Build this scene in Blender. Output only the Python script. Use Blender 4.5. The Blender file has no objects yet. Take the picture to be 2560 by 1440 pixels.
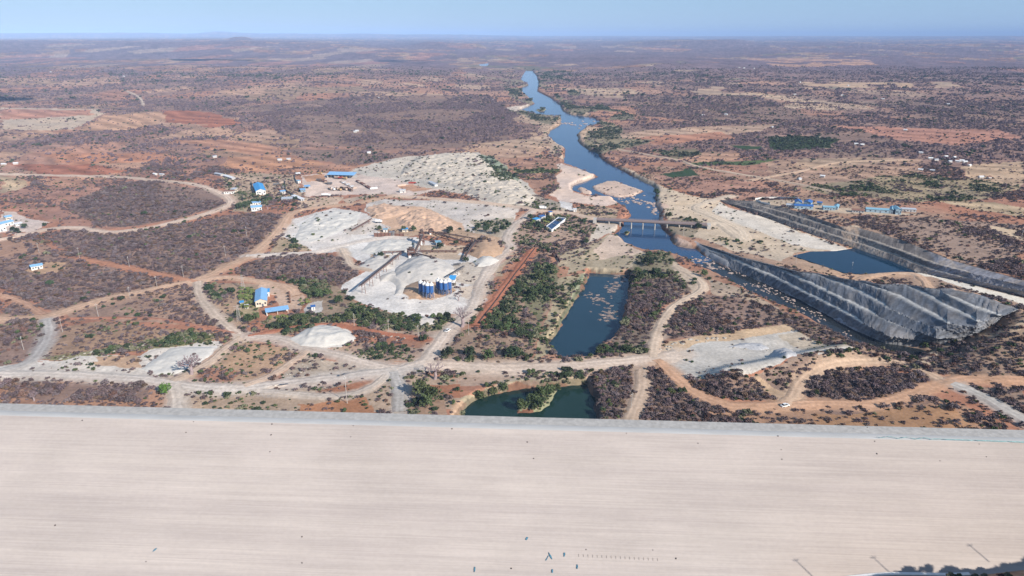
import bpy, bmesh, math, random
import numpy as np
from mathutils import Vector, Matrix
random.seed(7); rng = np.random.default_rng(11)
sc = bpy.context.scene
R = math.radians

# ------------------------------------------------------------------ camera, sky, sun, exposure
HC, PITCH, FPX = 180.0, 20.3, 1706.67
cam = bpy.data.objects.new('camera', bpy.data.cameras.new('camera'))
sc.collection.objects.link(cam)
cam.location = (0, 0, HC); cam.rotation_euler = (R(90 - PITCH), 0, 0)
cam.data.sensor_width = 36; cam.data.lens = 24; cam.data.clip_start = 1; cam.data.clip_end = 150000
sc.camera = cam
SUN = Vector((0.71, -0.704, 0)).normalized() * math.cos(R(30)) + Vector((0, 0, math.sin(R(30))))
w = bpy.data.worlds.new('World'); sc.world = w; w.use_nodes = True
nt = w.node_tree; bg = nt.nodes['Background']; sky = nt.nodes.new('ShaderNodeTexSky')
sky.sky_type = 'NISHITA'; sky.sun_disc = False
sky.sun_elevation = R(30); sky.sun_rotation = math.atan2(SUN.x, SUN.y)
sky.altitude = 900; sky.air_density = 1.0; sky.dust_density = 0.0; sky.ozone_density = 3.0
tc = nt.nodes.new('ShaderNodeTexCoord'); sx = nt.nodes.new('ShaderNodeSeparateXYZ'); nt.links.new(tc.outputs['Generated'], sx.inputs[0])
mr = nt.nodes.new('ShaderNodeMapRange'); mr.inputs[1].default_value = -.05; mr.inputs[2].default_value = .22; mr.inputs[3].default_value = .85; mr.inputs[4].default_value = .35; nt.links.new(sx.outputs[2], mr.inputs[0])
mxs = nt.nodes.new('ShaderNodeMix'); mxs.data_type = 'RGBA'; nt.links.new(mr.outputs[0], mxs.inputs[0]); nt.links.new(sky.outputs[0], mxs.inputs[6]); mxs.inputs[7].default_value = (3.0, 5.0, 7.9, 1)
nt.links.new(mxs.outputs[2], bg.inputs[0]); bg.inputs[1].default_value = 0.076   # a clear dry-season sky, blue down to the horizon
sl = bpy.data.lights.new('sun', 'SUN'); sl.energy = 4.9; sl.angle = R(0.53); sl.color = (1.0, 0.94, 0.86)
so = bpy.data.objects.new('sun', sl); sc.collection.objects.link(so)
so.rotation_euler = SUN.to_track_quat('Z', 'Y').to_euler()
sc.view_settings.view_transform = 'Standard'; sc.view_settings.look = 'None'
sc.view_settings.exposure = 0.45; sc.view_settings.gamma = 1
sc.cycles.max_bounces = 5; sc.cycles.volume_bounces = 0; sc.cycles.use_denoising = True
sc.cycles.diffuse_bounces = 2; sc.cycles.glossy_bounces = 2; sc.cycles.transparent_max_bounces = 4

# ------------------------------------------------------------------ numeric helpers
CP, SP = math.cos(R(PITCH)), math.sin(R(PITCH))
def ray(px, py):
    u, v = (px - 1280) / FPX, (720 - py) / FPX
    return np.array([u, CP + v * SP, -SP + v * CP])
def atz(px, py, z=0.0):
    d = ray(px, py); t = (z - HC) / d[2]
    return np.array([d[0] * t, d[1] * t, z])
def proj(x, y, z):
    dp = y * CP - (z - HC) * SP
    return 1280 + x / dp * FPX, 720 - (y * SP + (z - HC) * CP) / dp * FPX
def ss(a, b, x):
    t = np.clip((x - a) / (b - a), 0, 1); return t * t * (3 - 2 * t)
def hsh(ix, iy, s):
    n = (ix.astype(np.int64) * 374761393 + iy.astype(np.int64) * 668265263 + s * 974634777) & 0xFFFFFFFF
    n = ((n ^ (n >> 13)) * 1274126177) & 0xFFFFFFFF
    n = ((n ^ (n >> 16)) * 2246822519) & 0xFFFFFFFF
    return ((n ^ (n >> 15)) & 0xFFFFFF) / float(0xFFFFFF)
def vn(x, y, s=0):
    fx, fy = np.floor(x), np.floor(y); tx, ty = x - fx, y - fy
    tx = tx * tx * (3 - 2 * tx); ty = ty * ty * (3 - 2 * ty)
    a, b = hsh(fx, fy, s), hsh(fx + 1, fy, s); c, d = hsh(fx, fy + 1, s), hsh(fx + 1, fy + 1, s)
    return (a * (1 - tx) + b * tx) * (1 - ty) + (c * (1 - tx) + d * tx) * ty
def fbm(x, y, wl, s=0, o=4):
    x = x / wl; y = y / wl; v = 0; a = 0.5; tot = 0
    for k in range(o):
        v = v + a * vn(x + 17.3 * k, y - 9.1 * k, s + k); tot += a; a *= 0.5; x = x * 2.03; y = y * 2.03
    return v / tot
def voro(x, y, cs, s):
    x = x / cs; y = y / cs; fx, fy = np.floor(x), np.floor(y)
    best = np.full(x.shape, 9e9); sec = best.copy(); idv = np.zeros(x.shape)
    for i in (-1, 0, 1):
        for j in (-1, 0, 1):
            cx, cy = fx + i, fy + j
            d = np.hypot(cx + hsh(cx, cy, s) - x, (cy + hsh(cx, cy, s + 1) - y))
            m = d < best
            sec = np.where(m, best, np.minimum(sec, d)); best = np.where(m, d, best)
            idv = np.where(m, hsh(cx, cy, s + 2), idv)
    return idv, (sec - best) * cs
def pip(x, y, P):
    P = np.asarray(P)[:, :2]; out = np.zeros(x.shape, bool)
    m = (x >= P[:, 0].min()) & (x <= P[:, 0].max()) & (y >= P[:, 1].min()) & (y <= P[:, 1].max())
    if not m.any(): return out
    xs, ys = x[m], y[m]; c = np.zeros(xs.shape, bool); j = len(P) - 1
    for i in range(len(P)):
        xi, yi = P[i]; xj, yj = P[j]
        if yi != yj: c ^= ((yi > ys) != (yj > ys)) & (xs < (xj - xi) * (ys - yi) / (yj - yi) + xi)
        j = i
    out[m] = c; return out
def dline(x, y, L, closed=False, maxd=None, signed=False):
    L = np.asarray(L)[:, :2]
    if closed: L = np.vstack([L, L[:1]])
    big = 1e9 if maxd is None else maxd
    out = np.full(x.shape, big); m = np.ones(x.shape, bool)
    if maxd is not None:
        m = (x > L[:, 0].min() - maxd) & (x < L[:, 0].max() + maxd) & (y > L[:, 1].min() - maxd) & (y < L[:, 1].max() + maxd)
        if not m.any(): return out
    xs, ys = x[m], y[m]; best = np.full(xs.shape, big); sg = np.ones(xs.shape)
    for k in range(len(L) - 1):
        ax, ay = L[k]; bx, by = L[k + 1]; dx, dy = bx - ax, by - ay; l2 = dx * dx + dy * dy + 1e-9
        t = np.clip(((xs - ax) * dx + (ys - ay) * dy) / l2, 0, 1)
        d = np.hypot(xs - ax - t * dx, ys - ay - t * dy); q = d < best
        best = np.where(q, d, best)
        if signed: sg = np.where(q, np.sign(dx * (ys - ay) - dy * (xs - ax)), sg)
    out[m] = best * sg if signed else best
    return out
def smooth(P, step):
    P = [np.asarray(p, float) for p in P]; Q = [2 * P[0] - P[1]] + P + [2 * P[-1] - P[-2]]; out = []
    for i in range(1, len(Q) - 2):
        p0, p1, p2, p3 = Q[i - 1:i + 3]; n = max(2, int(np.linalg.norm(p2 - p1) / step))
        for k in range(n):
            t = k / n
            out.append(0.5 * (2 * p1 + (p2 - p0) * t + (2 * p0 - 5 * p1 + 4 * p2 - p3) * t * t + (3 * p1 - p0 - 3 * p2 + p3) * t ** 3))
    out.append(P[-1]); return np.array(out)
def Z(pts, z=0.0): return np.array([atz(a, b, z) for a, b in pts])

# ------------------------------------------------------------------ the lie of the land
ZR = -4.0
RIVER = Z([(1315,176),(1300,198),(1322,213),(1297,221),(1320,242),(1337,259),(1299,275),(1347,288),(1402,293),(1401,312),(1377,326),(1369,339),(1387,356),(1414,373),(1411,393),(1408,410),(1448,424),(1492,442),(1471,451),(1445,459),(1430,466),(1432,480),(1467,491),(1490,494),(1530,496),(1547,511),(1565,521),(1578,541),(1562,552),(1553,573),(1537,587),(1557,602),(1575,616),(1610,629),(1647,631),(1700,643),(1735,661),(1775,681),(1820,702),(1855,720),(1925,757),(1995,783),(2052,814),(2095,839),(2135,863),(2200,880),(2290,900),(2330,880),
 (2225,856),(2152,831),(2070,788),(1995,746),(1912,708),(1840,678),(1775,646),(1737,622),(1697,617),(1680,608),(1677,590),(1655,572),(1645,552),(1652,535),(1637,512),(1642,482),(1635,467),(1605,452),(1570,435),(1535,415),(1505,400),(1493,382),(1471,375),(1446,356),(1443,336),(1465,319),(1490,312),(1502,303),(1481,293),(1425,286),(1408,278),(1401,262),(1377,245),(1343,228),(1347,208),(1342,190),(1330,176)], ZR)
RFAR = Z([(1195,160),(1222,158),(1220,165),(1205,167)], ZR)
ISLE = [Z(p, ZR + .8) for p in (
 [(1475,465),(1500,456),(1520,451),(1542,452),(1580,465),(1615,477),(1585,489),(1547,494),(1510,485),(1485,475)],
 [(1440,470),(1453,465),(1470,472),(1486,481),(1477,486),(1450,482)],
 [(1337,274),(1352,270),(1368,272),(1360,279),(1342,278)],
 [(1555,578),(1566,573),(1578,578),(1575,588),(1558,588)])]
POND1 = Z([(1475,683),(1520,686),(1572,688),(1567,751),(1555,809),(1532,844),(1500,873),(1479,897),(1440,900),(1405,901),(1380,873),(1371,859),(1392,841),(1406,803),(1435,757),(1462,716)], -4)
POND2 = Z([(1140,1060),(1161,1025),(1176,1012),(1200,997),(1240,985),(1290,975),(1327,967),(1397,965),(1467,962),(1487,990),(1490,1075)], -4)
ISLE2 = Z([(1318,986),(1350,972),(1400,971),(1390,990),(1383,1012),(1354,1032),(1290,1033),(1277,1022),(1310,1008)], -3.2)
LAKE = Z([(1990,640),(2032,631),(2095,630),(2140,622),(2220,650),(2285,678),(2220,680),(2150,682),(2112,680),(2060,662)], 0)
# terraced cut beside the stream and the stepped wall beyond the lake: edges of the benches, each point with its height
CUTL = [
 [(1737,612,-3.5),(1775,645,-3.5),(1840,677,-3.5),(1912,707,-3.5),(1995,745,-3.5),(2070,787,-3.5),(2152,830,-3.5),(2215,857,-3.5),(2280,856,-1),(2340,853,2),(2400,845,5.5),(2440,832,9),(2480,811,14),(2510,789,19.5),(2545,773,24.3)],
 [(1737,609,-2.5),(1775,627,0),(1810,637,1.5),(1875,669,2),(1920,687,2),(1970,711,2),(2020,738,2),(2080,766,2),(2150,805,2),(2225,842,2),(2330,868,2),(2440,876,2),(2580,880,2)],
 [(1737,608,-2),(1800,627,2.6),(1860,647,4.9),(1925,663,6.4),(1995,696,6.6),(2057,726,6.6),(2120,756,6.6),(2180,784,6.6),(2260,818,6.6),(2340,846,6.6),(2440,857,6.6),(2580,860,6.6)],
 [(1737,607.4,-1.6),(1800,626,2.8),(1850,643,4.9),(1925,662,6.9),(1995,680,9.8),(2042,685,11.2),(2082,703,11.2),(2132,723,11.2),(2170,743,11.2),(2212,766,11.2),(2275,795,11.2),(2340,822,11.2),(2440,837,11.2),(2580,835,11.2)],
 [(1737,606.9,-1.3),(1800,625.6,2.9),(1850,642.6,4.95),(1925,661.6,6.95),(1995,679.6,9.9),(2042,683.6,11.4),(2095,694.6,13.9),(2150,705,15.7),(2172,713,15.7),(2245,743,15.7),(2322,785,15.7),(2367,808,15.7),(2440,820,15.7),(2580,812,15.7)],
 [(1737,606.5,-1.1),(1800,625.3,2.95),(1850,642.3,4.97),(1925,661.3,6.97),(1995,679.3,9.95),(2042,683.3,11.45),(2095,694.3,13.95),(2195,711.5,17.4),(2240,712,19),(2265,714,19.8),(2295,728,19.8),(2350,760,19.8),(2442,803,19.8),(2580,795,19.8)],
 [(1737,606.2,-1.0),(1800,625.1,2.98),(1850,642.1,4.99),(1925,661.1,6.99),(1995,679.1,9.98),(2042,683.1,11.48),(2095,694.1,13.98),(2195,711.2,17.45),(2265,712.3,19.95),(2307,719.3,21.9),(2350,724,23.4),(2372,741,23.4),(2430,768,23.4),(2497,790,23.4),(2580,782,23.4)]]
CRESTL = [(1737,606,-.95),(1800,625,3),(1850,642,5),(1925,661,7),(1995,679,10),(2042,683,11.5),(2095,694,14),(2195,711,17.5),(2265,712,20),(2307,719,22),(2382,724,25),(2457,740,26),(2520,764,25),(2545,772,24.5)]
CUTL.append(CRESTL); CREST = np.array([atz(*c) for c in CRESTL])
CUTT = [(0,0),(1760,2150),(1900,2185),(2042,2215),(2165,2370),(2262,2445),(2368,2500),(0,0)]    # where each bench shows a tread
WALLL = [
 [(1800,503,0),(1890,535,0),(1962,562,0),(2040,590,0),(2102,609,0),(2140,622,0),(2220,650,0),(2285,678,0),(2340,690,0),(2400,703,0),(2480,722,0),(2600,752,0),(2760,793,0)],
 [(1800,502,.3),(1890,525,4),(1962,549,3.8),(2037,574,3.8),(2095,593,3.8),(2140,607,3.8),(2220,632,3.8),(2307,667,3.8),(2370,685,4),(2470,708,4),(2600,740,4),(2760,779,4)],
 [(1800,501,.6),(1875,509,6),(1962,533,7.6),(2037,556,7.6),(2100,576,7.6),(2142,590,7.6),(2220,617,7.6),(2330,658,7.6),(2400,676,8),(2500,700,8),(2600,725,8),(2760,762,7)],
 [(1800,500,.9),(1880,502,8),(1970,522,10),(2040,545,10.5),(2100,566,10),(2135,567,11.5),(2182,580,11.5),(2252,600,11.5),(2345,637,11.5),(2382,652,10),(2440,668,10.5),(2500,685,10.5),(2600,712,10.5),(2760,750,10.5)]]
WALLT = [(0,0),(1850,2420),(1900,2420),(0,0)]
for L in CUTL[1:-1]:    # the lower edges run out into the slope's foot at its right end
    L0 = np.array(CUTL[0]); k = [(x, min(y, np.interp(x, L0[:, 0], L0[:, 1])), max(z, np.interp(x, L0[:, 0], L0[:, 2]))) for x, y, z in L if x < 2545]
    for x in (2400, 2480, 2510, 2545):
        if x not in [q[0] for q in k]: k.append((x, min(np.interp(x, [q[0] for q in L], [q[1] for q in L]), np.interp(x, L0[:, 0], L0[:, 1])), max(np.interp(x, [q[0] for q in L], [q[2] for q in L]), np.interp(x, L0[:, 0], L0[:, 2]))))
    L[:] = sorted(k)
def lat(L, px): L = np.array(L); return np.interp(px, L[:, 0], L[:, 1]), np.interp(px, L[:, 0], L[:, 2])
CUT0, WALL0, WALLTOP = (np.array([atz(*c) for c in L]) for L in (CUTL[0], WALLL[0], WALLL[-1]))
RIDGE = Z([(1820,950),(1930,928),(2040,904),(2130,886),(2225,872)])
WEND = WALL0[0]; WDIR = (WALL0[3] - WEND)[:2]; WDIR /= np.linalg.norm(WDIR)
RC = smooth(np.array([(RIVER[i][:2] + RIVER[-1 - i][:2]) / 2 for i in range(0, 40, 3)]), 60)
RC = np.vstack([RC[:1] + [[-200, 1600]], RC])
def far_h(x, y):
    D = np.hypot(x, y); a = x / np.maximum(y, 1); px = 1280 + a * FPX / .938
    h = 98 * ss(5200, 8800, D) * ss(1350, 500, px) * (.85 + .3 * fbm(x, y, 2500, 61))
    h = h + (50 * ss(6000, 13000, D) + 40 * ss(13000, 30000, D)) * ss(400, 1300, px)
    h = h + ss(9500, 11500, D) * ss(14500, 12000, D) * 38 * np.exp(-((px - 600) / 30) ** 4)
    h = h + ss(9000, 11000, D) * ss(16000, 13500, D) * 48 * ss(1500, 1700, px) * ss(1900, 1835, px)
    h = h + ss(7000, 8500, D) * ss(11000, 9000, D) * 45 * ss(1000, 1080, px) * ss(1230, 1190, px)
    pk = fbm(px, px * 0, 170, 5, 5)
    h = h + ss(22000, 34000, D) * (110 + ss(900, 100, px) * 50 + 90 * (pk - .45) + 90 * np.exp(-((px - 545) / 45) ** 2)) * (1 - .62 * ss(900, 1500, px))
    return h
def H(x, y, fine=True):
    x = np.asarray(x, float); y = np.asarray(y, float); D = np.hypot(x, y)
    rd = dline(x, y, RC); f = ss(40, 900, rd)
    amp = 2.0 + 34 * ss(900, 4500, D)
    h = f * amp * (fbm(x, y, 900, 31, 3) + .35 * fbm(x, y, 260, 41, 3) - .2)
    h = h * ss(250, 420, D + 120 * (np.abs(x) > 250)) + far_h(x, y)
    if fine: h = h + (fbm(x, y, 14, 51, 3) - .5) * (.75 + .0009 * D)
    m = (D < 1000) & (x > 60) & (y > 260)
    if m.any():
        xs, ys = x[m], y[m]; hs = h[m]
        d0 = dline(xs, ys, CUT0, signed=True); dc = dline(xs, ys, CREST, signed=True)
        d2 = np.hypot(xs[:, None] - CREST[None, :, 0], ys[:, None] - CREST[None, :, 1]); wgt = 1 / (d2 ** 3 + 1)
        zc = (wgt * CREST[None, :, 2]).sum(1) / wgt.sum(1)
        d2 = np.hypot(xs[:, None] - CUT0[None, :, 0], ys[:, None] - CUT0[None, :, 1]); wgt = 1 / (d2 ** 3 + 1); zf = np.maximum((wgt * CUT0[None, :, 2]).sum(1) / wgt.sum(1), 0)
        near = ss(715, 690, np.hypot(xs, ys)); rb = dline(xs, ys, RIDGE, maxd=40)
        hs = np.maximum(hs, np.where(d0 < 0, zf * (1 - ss(-2, 60, -d0 + (fbm(xs, ys, 18, 77, 3) - .5) * 16)), -9)) + 6.5 * np.exp(-(rb / 10) ** 2) * (d0 < 0)
        inner = -3.5 + (zc + 3.5) * np.clip(d0 / (d0 - dc + 1e-6), 0, 1) - 5 * np.clip(np.minimum(d0 / 3, -dc / 1.2), 0, 1)
        hcut = np.where(dc > 0, zc * (1 - ss(0, 34, dc)), inner)
        hs = np.where(d0 > 0, np.maximum(hs * .3, -6) * (1 - near) + np.where(dc > 0, np.maximum(hs * .3, hcut), hcut) * near, hs)
        w0 = dline(xs, ys, WALL0, signed=True); w1 = dline(xs, ys, WALLTOP, signed=True)
        d2 = np.hypot(xs[:, None] - WALLTOP[None, :, 0], ys[:, None] - WALLTOP[None, :, 1]); wgt = 1 / (d2 ** 3 + 1); zw = (wgt * WALLTOP[None, :, 2]).sum(1) / wgt.sum(1)
        tp = ss(-5, 60, (xs - WEND[0]) * WDIR[0] + (ys - WEND[1]) * WDIR[1]); fall = ss(260, 60, w1) * tp
        hwall = np.where(w1 > 0, zw, zw * np.clip(w0 / (w0 - w1 + 1e-6), 0, 1) - 5 * np.clip(np.minimum(w0 / 2, -w1 / 1.2), 0, 1))
        hs = np.where((w0 > 0) & (ys > 250), hs * (1 - .5 * fall) * (w1 > 0) + hwall * fall, hs)
        h[m] = hs
    for P, dep, wd in ((RIVER, 7.5, 6), (POND1, 8, 3.5), (POND2, 8, 3.5), (LAKE, 6, 4), (RFAR, 7.5, 20)):
        lo, hi = P.min(0) - 40, P.max(0) + 40
        m = (x > lo[0]) & (x < hi[0]) & (y > lo[1]) & (y < hi[1])
        if not m.any(): continue
        xs, ys = x[m], y[m]; n = (fbm(xs, ys, 9, 81, 3) - .5) * 5
        d = dline(xs, ys, P, True); d = np.where(pip(xs, ys, P), d, -d) + n * (d < 8)
        base = h[m] * ss(2, 25, -d) if P is not LAKE else h[m]
        k = ss(-wd, wd, d)
        h[m] = np.where(d > -wd, base - k * dep, base) if P is not LAKE else h[m] - k * dep
    for P in ISLE + [ISLE2]:
        lo, hi = P.min(0) - 20, P.max(0) + 20
        m = (x > lo[0]) & (x < hi[0]) & (y > lo[1]) & (y < hi[1])
        if not m.any(): continue
        xs, ys = x[m], y[m]; d = dline(xs, ys, P, True); d = np.where(pip(xs, ys, P), d, -d) + (fbm(xs, ys, 7, 91, 3) - .5) * 5
        k = ss(-3, 5, d); h[m] = h[m] * (1 - k) + (ZR + 1.3 + .5 * fbm(xs, ys, 6, 3)) * k
    return h
TS = np.concatenate([np.linspace(180, 1200, 1500), np.geomspace(1201, 40000, 500)])
def at(px, py, fine=False):
    """first ground point met when looking along that direction from the air"""
    d = ray(px, py); d = d / np.linalg.norm(d); P = np.array([0, 0, HC])[None] + TS[:, None] * d[None]
    below = P[:, 2] < H(P[:, 0], P[:, 1], fine)
    below &= P[:, 1] > 225
    i = int(np.argmax(below)) if below.any() else len(TS) - 1
    a, b = P[i - 1], P[i]
    ga = a[2] - H(a[:1], a[1:2], fine)[0]; gb = b[2] - H(b[:1], b[1:2], fine)[0]
    t = ga / (ga - gb + 1e-9); q = a + (b - a) * min(max(t, 0), 1)
    return np.array([q[0], q[1], H(q[:1], q[1:2], fine)[0]])
def A(pts): return np.array([at(a, b) for a, b in pts])

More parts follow.
